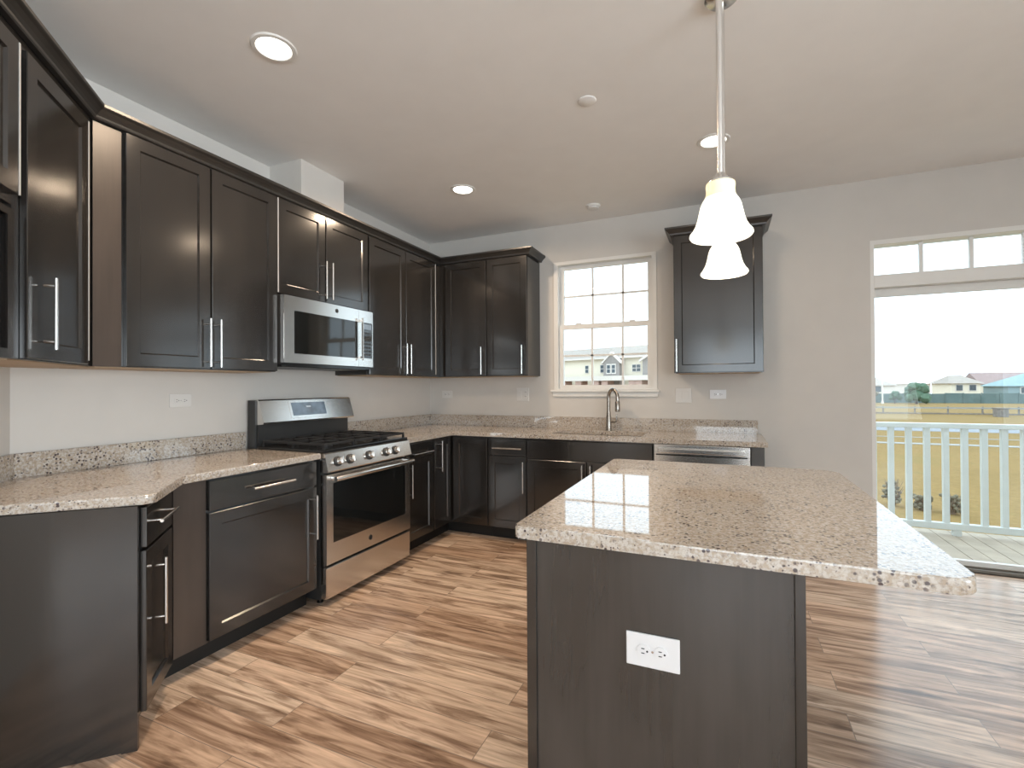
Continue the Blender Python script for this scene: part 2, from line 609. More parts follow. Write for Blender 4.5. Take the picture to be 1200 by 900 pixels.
MB().box(WX0 - 0.03, WX1 + 0.02, -0.030, 0.0, WZ0 - 0.022, WZ0 - 0.001, 0.004).box(WX0 - 0.012, WX1 + 0.005, -0.014, 0.0, WZ0 - 0.062, WZ0 - 0.0225, 0.003).build('window_sill', 'white_trim', w)

# patio sliding door with transom
d = struct(thing('door_1', None, None))
f = MB()
f.box(DX0, DX0 + 0.024, 0.0, 0.13, 0.0, DZ1)
f.box(DX1 - 0.024, DX1, 0.0, 0.13, 0.0, DZ1)
f.box(DX0 + 0.024, DX1 - 0.024, 0.0, 0.13, DZ1 - 0.032, DZ1)
f.box(DX0 + 0.024, DX1 - 0.024, -0.004, 0.13, 1.972, 2.062)
f.build('door_frame', 'white_trim', d)
f = MB()
for xx in (4.076, 4.351, 4.626, 4.901, 5.176): f.box(xx - 0.011, xx + 0.011, 0.05, 0.075, 2.062, DZ1 - 0.032)
f.build('transom_muntin', 'white_trim', d)
MB().box(DX0 + 0.024, DX1 - 0.024, 0.061, 0.064, 2.062, DZ1 - 0.032).build('transom_glass', 'clear_glass', d)
f = MB(); ring(f, DX0 + 0.025, 4.715, 0.021, 1.971, 0.014, 0.075, 0.110, (0.03, 0.056)); f.box(4.665, 4.701, 0.075, 0.110, 0.05, 1.915)
p = f.build('fixed_panel', 'white_trim', d)
MB().box(DX0 + 0.039, 4.665, 0.091, 0.094, 0.05, 1.915).build('glass_pane', 'clear_glass', p)
f = MB(); ring(f, 4.665, DX1 - 0.025, 0.021, 1.971, 0.05, 0.030, 0.065, (0.08, 0.056))
p = f.build('sliding_panel', 'white_trim', d)
MB().box(4.715, DX1 - 0.075, 0.046, 0.049, 0.10, 1.915).build('glass_pane', 'clear_glass', p)
MB().box(4.683, 4.699, 0.0, 0.03, 0.95, 1.15, 0.004).build('door_handle', 'nickel', p)
MB().box(DX0, DX1, -0.02, 0.14, -0.02, 0.0).box(DX0 + 0.024, DX1 - 0.024, 0.0, 0.014, 0.0, 0.02).box(DX0 + 0.024, DX1 - 0.024, 0.066, 0.0745, 0.0, 0.02).build('threshold', 'bronze_track', d)

# unseen windows added to hold the fill lamps (frames round the two openings)
for nme, fn in (('unseen_window_2', 0), ('unseen_window_3', 1)):
    w = struct(thing(nme, None, None))
    f = MB()
    if fn == 0:
        ring(f, 2.1, 6.5, 0.45, 2.45, 0.06, -8.60, -8.53)
        for xx in (3.5, 5.0): f.box(xx - 0.03, xx + 0.03, -8.60, -8.53, 0.51, 2.39)
    else:
        for y0, y1 in ((-7.7, -7.64), (-4.16, -4.1), (-5.93, -5.87)): f.box(7.53, 7.60, y0, y1, 0.45, 2.45)
        for z0, z1 in ((0.45, 0.51), (2.39, 2.45)): f.box(7.53, 7.60, -7.64, -4.16, z0, z1)
    f.build('window_frame', 'white_trim', w)

# ------------------------------------------------------------------ cabinets
FT = 0.020        # front thickness


def shaker(u0, u1, z0, z1, yf, rail=0.058):
    """door slab with a recessed centre panel; front face at y=yf, outward is -y"""
    mb = MB()
    yb = yf + FT
    c = 0.0022

    def rect(i, y):
        return [(u0 + i, y, z0 + i), (u1 - i, y, z0 + i), (u1 - i, y, z1 - i), (u0 + i, y, z1 - i)]
    V = rect(0, yb) + rect(0, yf + c) + rect(c, yf) + rect(rail, yf) + rect(rail + 0.006, yf + 0.009)
    F = [(3, 2, 1, 0)]
    for k in range(4):
        for i in range(4):
            a, b_ = k * 4 + i, k * 4 + (i + 1) % 4
            F.append((a, b_, b_ + 4, a + 4))
    F.append((16, 17, 18, 19))
    mb.poly(V, F)
    return mb


def slab(u0, u1, z0, z1, yf):
    mb = MB()
    mb.box(u0, u1, yf, yf + FT, z0, z1, 0.0025)
    return mb


HL = 0.25


def handle(parent, u, z, yf, vertical=True, L=HL):
    """bar pull: round bar on two posts"""
    mb = MB()
    s = 0.034
    hl, ps = L / 2, L * 0.39
    if vertical:
        mb.lathe([(0.0062, z - hl), (0.0062, z + hl)], (u, yf - s, 0), 12)
        for q in (-ps, ps):
            mb.lathe([(0.0048, 0), (0.0048, s)], (u, yf - s, z + q), 10, 'y')
    else:
        mb.lathe([(0.0062, u - hl), (0.0062, u + hl)], (0, yf - s, z), 12, 'x')
        for q in (-ps, ps):
            mb.lathe([(0.0048, 0), (0.0048, s)], (u + q, yf - s, z), 10, 'y')
    return mb.build('handle', 'nickel', parent, True)


def cabinet(name, label, cat, loc, rz, W, D, z0, z1, fronts, toe=False, under=False, body=None, group=None, filler=None):
    """local frame: x to the right when facing the cabinet, -y out of the wall, z up"""
    t = thing(name, label, cat, loc, rz, group)
    b = MB()
    e = 0.0006
    if body:            # plan outline in world xy
        iv = (Matrix.Translation(loc) @ Matrix.Rotation(math.radians(rz), 4, 'Z')).inverted()
        loc_pts = lambda pts: [(iv @ Vector((p[0], p[1], 0)))[:2] for p in pts]
        b.prism(loc_pts(body[0]), z0, z1)
    else:
        b.box(e, W - e, -D, -0.001, z0, z1)
    b.build('cabinet_body', 'espresso_wood', t)
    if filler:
        MB().box(filler[0], filler[1], -D - 0.004, -D - 0.0005, z0, filler[2]).build('filler_panel', 'espresso_lamplit', t)
    if toe and body:
        MB().prism(loc_pts(body[1]), 0.0, z0 - 0.0005).build('toe_kick', 'dark_recess', t)
    elif toe:
        MB().box(e, W - e, -D + 0.075, -0.05, 0.0, z0 - 0.0005).build('toe_kick', 'dark_recess', t)
    if under and body:
        MB().prism(loc_pts(body[1]), z0 - 0.004, z0 - 0.0004).build('bottom_panel', 'raw_underside', t)
    elif under:
        MB().box(0.018, W - 0.018, -D + 0.018, -0.004, z0 - 0.004, z0 - 0.0004).build('bottom_panel', 'raw_underside', t)
    yf = -D - FT - 0.0015
    for fr in fronts:
        kind, u0, u1, a, c = fr[:5]
        if kind == 'door':
            p = shaker(u0, u1, a, c, yf, fr[6] if len(fr) > 6 else 0.058).build('door', 'espresso_wood', t)
        else:
            p = slab(u0, u1, a, c, yf).build('drawer' if kind == 'drawer' else 'false_front', 'espresso_wood', t)
        h = fr[5] if len(fr) > 5 else None
        if h:
            hp = handle(p, h[1], h[2], yf, h[0] == 'v', h[3] if len(h) > 3 else HL)
    return t


def diag(s):
    return ((ND + s) / R2, (ND - s) / R2, 0)


def plan(nf, ycut, s_end, inset):
    """outline of a unit between the diagonal wall and the left run, and the same outline drawn in at the front"""
    out = []
    for k in (0.0, inset):
        n_ = nf - k
        out.append([(n_ * R2 - ycut, ycut), ((n_ + s_end) / R2, (n_ - s_end) / R2), ((ND + 0.001 + s_end) / R2, (ND + 0.001 - s_end) / R2),
                    (0.001, -3.2195), (0.001, ycut)])
    return out


UD, BD = 0.310, 0.605
ZB, ZT = 1.370, 2.440
DT = 2.427                      # top of upper doors
DTD = 2.388                     # the same on the angled wall
g = 0.0045
uc = 'upper cabinets'
# diagonal wall uppers: right end at s=2.45 (corner with left run), left s=2.937
sR, sL = 2.424, 2.937
UDd = -1.960 - ND
sr = 2.472
uD = cabinet('upper_cabinet', 'dark upper cabinet on the angled corner wall with one door and long bar pull', 'cabinet', diag(sL), 135,
        sL - sR, UDd, ZB, ZT, [('door', 0.022, sL - sr, ZB + 0.004, DTD, ('v', 0.022 + 0.10, 1.535))], under=True,
        body=plan(-1.960, -3.0765, sL - 0.0006, 0.02))

def edge_glint(door, u0, u1, z0, z1, yf):  # thin strip that paints the bright line of a lit door edge
    return tag(MB().box(u0, u1, yf - 0.0012, yf + 0.004, z0, z1).build('edge_glint', 'painted_glint', door), 'pale strip painting the light caught on a door edge')


def part_of(t, name):
    return [c for c in t.children if c.name.split('.')[0] == name]


edge_glint(part_of(uD, 'door')[0], sL - sr - 0.001, sL - sr + 0.007, ZB + 0.02, DTD - 0.004, -UDd - FT - 0.0015)
# next one: short door above an open niche
W2 = 0.52
t = thing('upper_cabinet', 'dark upper cabinet at far left with short door above an open niche', 'cabinet', diag(sL + W2 + 0.001), 135)
b = MB()
b.box(0, W2, -UDd, -0.001, 1.862, ZT).box(0, 0.02, -UDd, -0.001, ZB, 1.862).box(W2 - 0.02, W2, -UDd, -0.001, ZB, 1.862)
b.box(0.02, W2 - 0.02, -0.02, -0.001, ZB, 1.862).box(0.02, W2 - 0.02, -UDd, -0.02, ZB, ZB + 0.02)
b.build('cabinet_body', 'espresso_wood', t)
f = MB()
yf = -UDd - 0.006
f.box(0.004, 0.05, yf, yf + 0.0055, ZB + 0.004, 1.845).box(W2 - 0.05, W2 - 0.018, yf, yf + 0.0055, ZB + 0.004, 1.845)
f.box(0.05, W2 - 0.05, yf, yf + 0.0055, 1.822, 1.845).box(0.05, W2 - 0.05, yf, yf + 0.0055, ZB + 0.004, ZB + 0.03)
f.build('niche_frame', 'espresso_wood', t)
yf = -UDd - FT - 0.0015
p = shaker(0.006, W2 - 0.026, 1.892, DTD, yf).build('door', 'espresso_wood', t)
handle(p, 0.06, 2.04, yf)
edge_glint(p, W2 - 0.0255, W2 - 0.018, 1.894, DTD - 0.004, yf)

# left run uppers
yA, yB, yC = -2.150, -1.340, -0.390
cabinet('upper_cabinet', 'tall dark two-door upper cabinet left of the microwave with bar pulls', 'cabinet', (0, -3.075, 0), 90,
        yA + 3.075, UD, ZB, ZT,
        [('door', 0.118, 0.513 - g, ZB + 0.004, DT, ('v', 0.513 - 0.026, 1.508)),
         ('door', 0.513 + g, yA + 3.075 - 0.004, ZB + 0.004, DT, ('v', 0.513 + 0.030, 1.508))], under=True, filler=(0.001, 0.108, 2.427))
uM = cabinet('upper_cabinet', 'short dark two-door upper cabinet directly above the microwave', 'cabinet', (0, yA, 0), 90,
        yB - yA, UD, 1.842, ZT,
        [('door', 0.004, 0.385 - g, 1.848, DT, ('v', 0.385 - 0.026, 1.992)),
         ('door', 0.385 + g, yB - yA - 0.004, 1.848, DT, ('v', 0.385 + 0.030, 1.992))], under=True)
uC = cabinet('upper_cabinet', 'tall dark two-door upper cabinet right of the microwave running into the corner', 'cabinet', (0, yB, 0), 90,
        -yB - 0.001, UD, ZB, ZT,
        [('door', 0.012, 0.470 - g, ZB + 0.004, DT, ('v', 0.470 - 0.030, 1.512)),
         ('door', 0.470 + g, 0.925, ZB + 0.004, DT, ('v', 0.470 + 0.028, 1.512))], under=True)
edge_glint(part_of(uM, 'door')[0], 0.0005, 0.0060, 1.852, DT - 0.004, -UD - FT - 0.0015)
edge_glint(part_of(uC, 'door')[1], 0.9255, 0.9330, ZB + 0.02, DT - 0.004, -UD - FT - 0.0015)
# back run uppers
x0 = UD + 0.001
cabinet('upper_cabinet', 'dark two-door upper cabinet on the back wall between corner and window', 'cabinet', (x0, 0, 0), 0,
        1.215 - x0, UD, ZB, ZT,
        [('door', 0.075, 0.818 - x0 - g, ZB + 0.004, DT, ('v', 0.818 - x0 - 0.040, 1.512)),
         ('door', 0.818 - x0 + g, 1.211 - x0, ZB + 0.004, DT, ('v', 1.211 - x0 - 0.036, 1.512))], under=True)
uR = cabinet('upper_cabinet', 'single-door dark upper cabinet alone on the wall right of the window', 'cabinet', (2.435, 0, 0), 0,
             0.618, UD, ZB, ZT, [('door', 0.003, 0.615, ZB + 0.004, DT, ('v', 0.022, 1.505), 0.056)], under=True)

# ---- crown molding
PROF = [(0.0, 2.432), (0.020, 2.432), (0.024, 2.438), (0.026, 2.446), (0.034, 2.456), (0.046, 2.468),
        (0.055, 2.474), (0.058, 2.478), (0.058, 2.490), (0.0, 2.490)]


def sweep(pts, outs):
    """profile swept along a horizontal polyline with mitred corners; outs: outward normal of each segment"""
    mb = MB()
    dirs = []
    for i in range(len(pts)):
        if i == 0: dirs.append(Vector(outs[0]))
        elif i == len(pts) - 1: dirs.append(Vector(outs[-1]))
        else:
            a, b_ = Vector(outs[i - 1]), Vector(outs[i])
            dirs.append((a + b_) / (1 + a.dot(b_)))
    n = len(PROF)
    rings = [[mb.bm.verts.new((p[0] + d[0] * o, p[1] + d[1] * o, z)) for o, z in PROF] for p, d in zip(pts, dirs)]
    for a, b_ in zip(rings, rings[1:]):
        for k in range(n):
            mb.bm.faces.new((a[k], a[(k + 1) % n], b_[(k + 1) % n], b_[k]))
    mb.bm.faces.new(rings[0]); mb.bm.faces.new(list(reversed(rings[-1])))
    return mb


fo = FT + 0.0025      # moulding sits proud of the carcass, in front of the door plane
e = 0.0008
nd = -1.960 + e
cx0 = UD + e
s0 = 3.455
pts = [((nd + s0) / R2, (nd - s0) / R2), (cx0, nd * R2 - cx0), (cx0, -UD - e), (1.215 + e, -UD - e), (1.215 + e, -0.001)]
o = sweep(pts, [(1 / R2, 1 / R2), (1, 0), (0, -1), (1, 0)]).build('crown_molding', 'espresso_molding')
tag(o, 'dark crown molding along the tops of the joined left and corner upper cabinets', 'molding')
pts = [(2.435 - e, -0.001), (2.435 - e, -UD - e), (3.053 + e, -UD - e), (3.053 + e, -0.001)]
o = sweep([(p[0] - 2.435, p[1]) for p in pts], [(-1, 0), (0, -1), (1, 0)]).build('crown_molding', 'espresso_molding', uR)

# ---- base cabinets
BZ0, BZ1 = 0.105, 0.857
# angled end cabinet
yL = -2.925
bD = -1.647 - ND
sE, sI = 2.885, 2.420
t = cabinet('base_cabinet', 'dark angled base cabinet at the near left counter end with drawer over door', 'cabinet', diag(sE), 135,
            sE - sI, bD, BZ0, BZ1,
            [('drawer', 0.010, 0.325, 0.703, 0.846, ('h', 0.165, 0.782, 0.22)),
             ('door', 0.010, 0.325, 0.118, 0.690, ('v', 0.105, 0.508), 0.055)], toe=True,
            body=plan(-1.647, yL - 0.0005, sE - 0.0006, 0.075))
pnl = MB().box(-0.012, -0.0005, -bD - 0.002, -0.002, 0.0, BZ1).box(-0.018, -0.0125, -bD - 0.002, -bD + 0.045, 0.0, BZ1)
pnl.build('end_panel', 'espresso_wood', t)
# drawer base left of the range
yL = -2.925
Wd = -2.128 - yL
cabinet('base_cabinet', 'wide dark base cabinet left of the range with drawer above large pull-out door', 'cabinet', (0, yL, 0), 90,
        Wd, BD, BZ0, BZ1,
        [('drawer', 0.150, Wd - 0.012, 0.710, 0.846, ('h', 0.478, 0.775)),
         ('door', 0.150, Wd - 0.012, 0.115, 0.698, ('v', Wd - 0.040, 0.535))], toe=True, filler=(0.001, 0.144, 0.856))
# narrow one right of the range
yN = -1.292
cabinet('base_cabinet', 'narrow dark base cabinet right of the range with drawer over door', 'cabinet', (0, yN, 0), 90,
        0.382, BD, BZ0, BZ1,
        [('drawer', 0.006, 0.376, 0.755, 0.846, ('h', 0.20, 0.765, 0.26)),
         ('door', 0.006, 0.376, 0.115, 0.742, ('v', 0.045, 0.57))], toe=True)
# lazy susan corner cabinet, two hinged leaves meeting in the inner corner
t = thing('corner_cabinet', 'dark inside-corner base cabinet with two folding door leaves', 'cabinet')
b = MB()
b.grid([0.001, BD, 0.970], [-0.909, -BD, -0.001], lambda i, j: not (i == 1 and j == 0), BZ0, BZ1)
b.build('cabinet_body', 'espresso_wood', t)
MB().grid([0.05, BD - 0.075, 0.969], [-0.908, -BD + 0.075, -0.05], lambda i, j: not (i == 1 and j == 0), 0.0, BZ0 - 0.0005).build('toe_kick', 'dark_recess', t)
lf = thing('door_leaf', None, None); lf.parent = t
lf.location = (0, -0.909, 0); lf.rotation_euler = (0, 0, math.radians(90))
yf = -BD - FT - 0.0015
o = shaker(0.006, 0.272, 0.115, 0.846, yf, 0.055)
o.bm.transform(Matrix.Translation((0, -0.909, 0)) @ Matrix.Rotation(math.radians(90), 4, 'Z'))
bpy.data.objects.remove(lf)
p = o.build('door_leaf', 'espresso_wood', t)
hm = handle(p, 0.078, 0.705, yf)
hm.data.transform(Matrix.Translation((0, -0.909, 0)) @ Matrix.Rotation(math.radians(90), 4, 'Z'))
shaker(0.640, 0.966, 0.115, 0.846, yf, 0.055).build('door_leaf', 'espresso_wood', t)
# back run
cabinet('base_cabinet', 'dark base cabinet on the back wall left of the sink with drawer over door', 'cabinet', (0.971, 0, 0), 0,
        0.350, BD, BZ0, BZ1,
        [('drawer', 0.006, 0.344, 0.712, 0.846, ('h', 0.190, 0.770, 0.26)),
         ('door', 0.006, 0.344, 0.115, 0.700, ('v', 0.330, 0.540))], toe=True)
# sink base: hollow top so that the bowl hangs free
xS, WS = 1.322, 0.990
t = thing('sink_cabinet', 'dark sink base cabinet below the window with blank front over two doors', 'cabinet', (xS, 0, 0))
b = MB()
b.box(0.0006, 0.02, -BD, -0.001, BZ0, BZ1).box(WS - 0.02, WS - 0.0006, -BD, -0.001, BZ0, BZ1)
b.box(0.02, WS - 0.02, -BD, -0.001, BZ0, BZ0 + 0.02).box(0.02, WS - 0.02, -0.02, -0.001, BZ0 + 0.02, BZ1)
b.box(0.02, WS - 0.02, -BD, -BD + 0.02, BZ0 + 0.02, BZ1)
b.build('cabinet_body', 'espresso_wood', t)
MB().box(0.001, WS - 0.001, -BD + 0.075, -0.05, 0, BZ0 - 0.0005).build('toe_kick', 'dark_recess', t)
slab(0.006, WS - 0.006, 0.700, 0.846, yf).build('false_front', 'espresso_wood', t)
p = shaker(0.006, 0.496 - g, 0.115, 0.688, yf).build('door', 'espresso_wood', t); handle(p, 0.496 - 0.030, 0.545, yf)
p = shaker(0.496 + g, WS - 0.006, 0.115, 0.688, yf).build('door', 'espresso_wood', t); handle(p, 0.496 + 0.034, 0.545, yf)
o = MB().box(2.951, 3.031, -0.628, -0.001, 0.0, BZ1, 0.002).build('end_panel', 'espresso_wood')
tag(o, 'dark wooden panel closing the counter end right of the dishwasher', 'panel')

# ---- countertops
CZ0, CZ1 = 0.859, 0.893


def round_poly(pts, rads, seg=6):
    out = []
    n = len(pts)
    for i, p in enumerate(pts):
        r = rads[i]
        if not r:
            out.append(p); continue
        p = Vector(p); a = (Vector(pts[i - 1]) - p).normalized(); b_ = (Vector(pts[(i + 1) % n]) - p).normalized()
        ang = a.angle(b_)
        d_ = r / math.tan(ang / 2)
        c = p + (a + b_).normalized() * (r / math.sin(ang / 2))
        s_, e_ = p + a * d_ - c, p + b_ * d_ - c
        for k in range(seg + 1):
            v = s_.lerp(e_, k / seg).normalized() * r + c
            out.append((v.x, v.y))
    return out


sC, nC = 2.895, -1.600
poly = [(0.001, -2.127), (0.645, -2.127), (0.645, nC * R2 - 0.645), ((nC + sC) / R2, (nC - sC) / R2),
        ((ND + 0.001 + sC) / R2, (ND + 0.001 - sC) / R2), (0.001, -3.2195)]
t = MB().prism(round_poly(poly, [0, 0, 0.05, 0.03, 0, 0]), CZ0, CZ1, 0.007, 3).build('countertop', 'granite', None, 'rim')
tag(t, 'speckled granite countertop left of the range with a clipped near corner', 'countertop')
q = -2.257
MB().prism([(0.001, -2.127), (0.021, -2.127), (0.021, q * R2 - 0.021), ((q + 2.90) / R2, (q - 2.90) / R2),
            ((ND + 0.001 + 2.90) / R2, (ND + 0.001 - 2.90) / R2), (0.001, -3.2195)], CZ1 + 0.0003, 0.998, 0.003).build('backsplash', 'granite', t)
xs = [0.001, 0.645, 1.505, 2.215, 3.050]
ys = [-1.293, -0.645, -0.545, -0.150, -0.001]
t = MB().grid(xs, ys, lambda i, j: not (j == 0 and i > 0) and not (i == 2 and j == 2), CZ0, CZ1)
hz = [e_ for e_ in t.bm.edges if abs(e_.verts[0].co.z - e_.verts[1].co.z) < 1e-6 and e_.calc_face_angle(0) > 1.0]
bmesh.ops.bevel(t.bm, geom=hz, offset=0.006, segments=2, affect='EDGES', profile=0.5)
t = t.build('countertop', 'granite', None, 'rim')
tag(t, 'long L-shaped granite countertop on the back wall holding the sink', 'countertop')
MB().grid([0.001, 0.021, 3.028], [-1.293, -0.021, -0.001], lambda i, j: i == 0 or j == 1, CZ1 + 0.0003, 0.998).build('backsplash', 'granite', t)

# ---- sink and faucet
t = MB()
a, b_, c, d_ = 1.515, 2.205, -0.535, -0.160
zt, zb, th = 0.8585, 0.67, 0.004
V = []
for (i, z) in ((0.02, zt), (0, zt), (0, zb + 0.03), (-0.03, zb)):
    V += [(a - i, c - i, z), (b_ + i, c - i, z), (b_ + i, d_ + i, z), (a - i, d_ + i, z)]
F = []
for k in range(3):
    for i in range(4): F.append((k * 4 + i, k * 4 + (i + 1) % 4, k * 4 + 4 + (i + 1) % 4, k * 4 + 4 + i))
F.append((12, 13, 14, 15))
t.poly(V, F)
sk = t.build('sink', 'stainless')
md = sk.modifiers.new('thickness', 'SOLIDIFY'); md.thickness = 0.002
tag(sk, 'undermount stainless steel sink bowl set in the back countertop', 'sink')
MB().lathe([(0.0, zb + 0.002), (0.035, zb + 0.002), (0.040, zb + 0.005), (0.045, zb + 0.0021)], (1.86, -0.35, 0), 24, caps=False).build('drain', 'nickel', sk, True)
fx, fy = 1.877, -0.105
t = thing('faucet', 'brushed nickel gooseneck faucet behind the sink below the window', 'faucet', (fx, fy, CZ1 + 0.0005))
MB().lathe([(0.028, 0.0), (0.028, 0.006), (0.025, 0.012), (0.0235, 0.03), (0.0235, 0.115), (0.020, 0.125), (0.018, 0.16)], seg=24).build('base', 'dark_nickel', t, True)
arc = [(0, 0, 0.15)] + [(0, 0, 0.15 + 0.13 * k / 3) for k in (1, 2, 3)]
ax, ay = 0.80, -0.60
rr = 0.056
for k in range(1, 13):
    an = math.pi * k / 12
    q = rr * (1 - math.cos(an))
    arc.append((ax * q, ay * q, 0.28 + rr * 1.3 * math.sin(an)))
arc.append((ax * 2 * rr, ay * 2 * rr, 0.25))
MB().tube(arc, 0.0155, 14).build('spout', 'dark_nickel', t, True)
MB().lathe([(0.016, 0.252), (0.0205, 0.245), (0.0215, 0.18), (0.0195, 0.165), (0.014, 0.164)], (ax * 2 * rr, ay * 2 * rr, 0), 18).build('spray_head', 'dark_nickel', t, True)
MB().tube([(0.018, 0, 0.075), (0.055, -0.01, 0.075), (0.066, -0.012, 0.078), (0.070, -0.013, 0.09), (0.072, -0.014, 0.14)], [0.0105, 0.010, 0.009, 0.007, 0.006], 12).build('lever', 'dark_nickel', t, True)

# ---- dishwasher
t = thing('dishwasher', 'stainless steel dishwasher under the back counter right of the sink', 'dishwasher', (2.315, 0, 0))
Wd = 0.634
MB().box(0.003, Wd - 0.003, -0.59, -0.02, 0.10, 0.857).build('tub', 'range_side', t)
MB().box(0.004, Wd - 0.004, -0.53, -0.05, 0.0, 0.0995).build('toe_kick', 'dark_recess', t)
p = MB().box(0.004, Wd - 0.004, -0.640, -0.5905, 0.112, 0.854, 0.004).build('door', 'stainless', t)
b = MB().box(0.035, Wd - 0.035, -0.668, -0.655, 0.796, 0.828, 0.004)
b.box(0.035, 0.060, -0.656, -0.6405, 0.803, 0.829).box(Wd - 0.060, Wd - 0.035, -0.656, -0.6405, 0.803, 0.829)
b.build('handle', 'stainless', p)
MB().box(0.02, Wd - 0.02, -0.6412, -0.6403, 0.776, 0.786).build('seam', 'black_enamel', p)


def emblem(parent, u, z, yf, r=0.016):
    mb = MB()
    mb.lathe([(r * 0.86, -0.0012), (r, -0.0016), (r, 0.0)], (u, yf, z), 24, 'y', caps=False)
    o = mb.build('emblem', 'range_side', parent)
    s = MB()
    for sg in (-1, 1):          # two looped script strokes inside the ring
        pth = [(u + sg * r * 0.18 + r * 0.34 * math.cos(a_) * 0.8, yf - 0.001, z + r * 0.5 * math.sin(a_)) for a_ in [0.5 + 5.0 * k / 12 for k in range(13)]]
        s.tube(pth, 0.0011, 6)
    s.lathe([(r * 0.9, -0.0004), (r * 0.9, 0.0)], (u, yf, z), 24, 'y')
    s.build('script', 'range_side', o)
    return o


# ---- gas range
t = thing('gas_range', 'stainless steel gas range standing between the left base cabinets', 'stove', (0, -2.121, 0), 90)
W = 0.822
MB().box(0.004, W - 0.004, -0.628, -0.025, 0.035, 0.885).build('body', 'range_side', t)
for fx_ in (0.05, W - 0.05):
    for fy_ in (-0.58, -0.08):
        MB().lathe([(0.018, 0.0), (0.018, 0.008), (0.01, 0.010), (0.01, 0.0345)], (fx_, fy_, 0), 12).build('foot', 'black_enamel', t)
MB().box(0.004, W - 0.004, -0.655, -0.115, 0.8855, 0.908, 0.004).build('cooktop', 'black_enamel', t)
# grates
for k in range(3):
    u0 = 0.022 + k * 0.261; u1 = u0 + 0.256
    mb = MB()
    z0_, z1_ = 0.930, 0.944
    for (a0, a1, b0, b1) in ((u0, u1, -0.640, -0.628), (u0, u1, -0.147, -0.135), (u0, u0 + 0.012, -0.628, -0.147), (u1 - 0.012, u1, -0.628, -0.147)):
        mb.box(a0, a1, b0, b1, z0_, z1_, 0.002)
    for q in (-0.52, -0.388, -0.255):
        mb.box(u0 + 0.012, u1 - 0.012, q - 0.005, q + 0.005, z0_ + 0.001, z1_ + 0.002)
    mb.box((u0 + u1) / 2 - 0.005, (u0 + u1) / 2 + 0.005, -0.628, -0.147, z0_ + 0.001, z1_ + 0.002)
    for px_ in (u0 + 0.006, u1 - 0.006):
        for py_ in (-0.634, -0.388, -0.141):
            mb.box(px_ - 0.006, px_ + 0.006, py_ - 0.006, py_ + 0.006, 0.9085, z0_)
    mb.build('grate', 'cast_iron', t)
for (bu, bv, br_) in ((0.15, -0.52, 0.045), (0.15, -0.255, 0.036), (0.411, -0.388, 0.05), (0.672, -0.52, 0.05), (0.672, -0.255, 0.03)):
    mb = MB().lathe([(br_, 0.9085), (br_, 0.917), (br_ * 0.8, 0.917), (br_ * 0.8, 0.926), (br_ * 0.7, 0.929)], (bu, bv, 0), 24)
    mb.build('burner', 'cast_iron', t, True)
# control panel
cp = MB().prism_x([(-0.6285, 0.778), (-0.684, 0.778), (-0.690, 0.786), (-0.6655, 0.884), (-0.656, 0.889), (-0.6285, 0.8852)], 0.004, W - 0.004).build('control_panel', 'stainless', t)
for u in (0.095, 0.198, 0.374, 0.545, 0.640):
    k = MB().lathe([(0.030, 0.0), (0.030, -0.006), (0.026, -0.010)], (0, 0, 0), 24, 'y')
    k2 = MB().lathe([(0.021, -0.010), (0.0205, -0.034), (0.018, -0.037)], (0, 0, 0), 24, 'y').box(-0.004, 0.004, -0.044, -0.036, -0.019, 0.019, 0.0015)
    mt = Matrix.Translation((u, -0.6788, 0.835)) @ Matrix.Rotation(math.radians(-14), 4, 'X')
    k.bm.transform(mt); k2.bm.transform(mt)
    kb = k2.build('knob', 'nickel', t, True)
    k.build('knob_collar', 'range_side', kb, True)
# oven door
dr = MB().grid([0.006, 0.058, W - 0.058, W - 0.006], [0.243, 0.362, 0.712, 0.764], lambda i, j: not (i == 1 and j == 1), -0.676, -0.630, 'xz').build('oven_door', 'stainless', t)
MB().box(0.058, W - 0.058, -0.6745, -0.640, 0.362, 0.712).build('oven_window', 'black_glass', dr)
hb = MB().lathe([(0.013, 0.030), (0.0145, 0.036), (0.0145, W - 0.036), (0.013, W - 0.030)], (0, -0.724, 0.742), 16, 'x')
for u in (0.05, W - 0.05): hb.box(u - 0.012, u + 0.012, -0.722, -0.6765, 0.732, 0.752, 0.003)
hb.build('handle', 'stainless', dr, True)
emblem(dr, 0.385, 0.300, -0.6765)
MB().box(0.006, W - 0.006, -0.674, -0.630, 0.045, 0.226, 0.004).build('storage_drawer', 'stainless', t)
MB().box(0.006, W - 0.006, -0.650, -0.630, 0.2275, 0.2415).build('vent_gap', 'black_enamel', t)
# backguard
bg = MB().box(0.004, W - 0.004, -0.090, -0.024, 0.886, 1.195, 0.004).box(0.016, W - 0.016, -0.104, -0.0905, 0.909, 1.050).build('backguard', 'range_side', t)
MB().prism_x([(-0.0905, 1.040), (-0.152, 1.046), (-0.155, 1.056), (-0.112, 1.192), (-0.104, 1.199), (-0.0905, 1.199)], 0.014, W - 0.004).build('backguard_panel', 'stainless', bg)
def on_slope(u0, u1, z0, z1, off, nme, mat, par):
    ys_ = lambda z: -0.155 + (z - 1.056) / (1.192 - 1.056) * 0.043 - off
    return MB().prism_x([(ys_(z0), z0), (ys_(z1), z1), (ys_(z1) + 0.012, z1), (ys_(z0) + 0.012, z0)], u0, u1).build(nme, mat, par)
on_slope(0.232, 0.560, 1.072, 1.186, 0.002, 'display_bezel', 'nickel', bg)
ds = on_slope(0.252, 0.545, 1.088, 1.174, 0.004, 'display', 'screen_glass', bg)
on_slope(0.372, 0.412, 1.140, 1.150, 0.0048, 'clock_mark', 'screen_mark', ds)

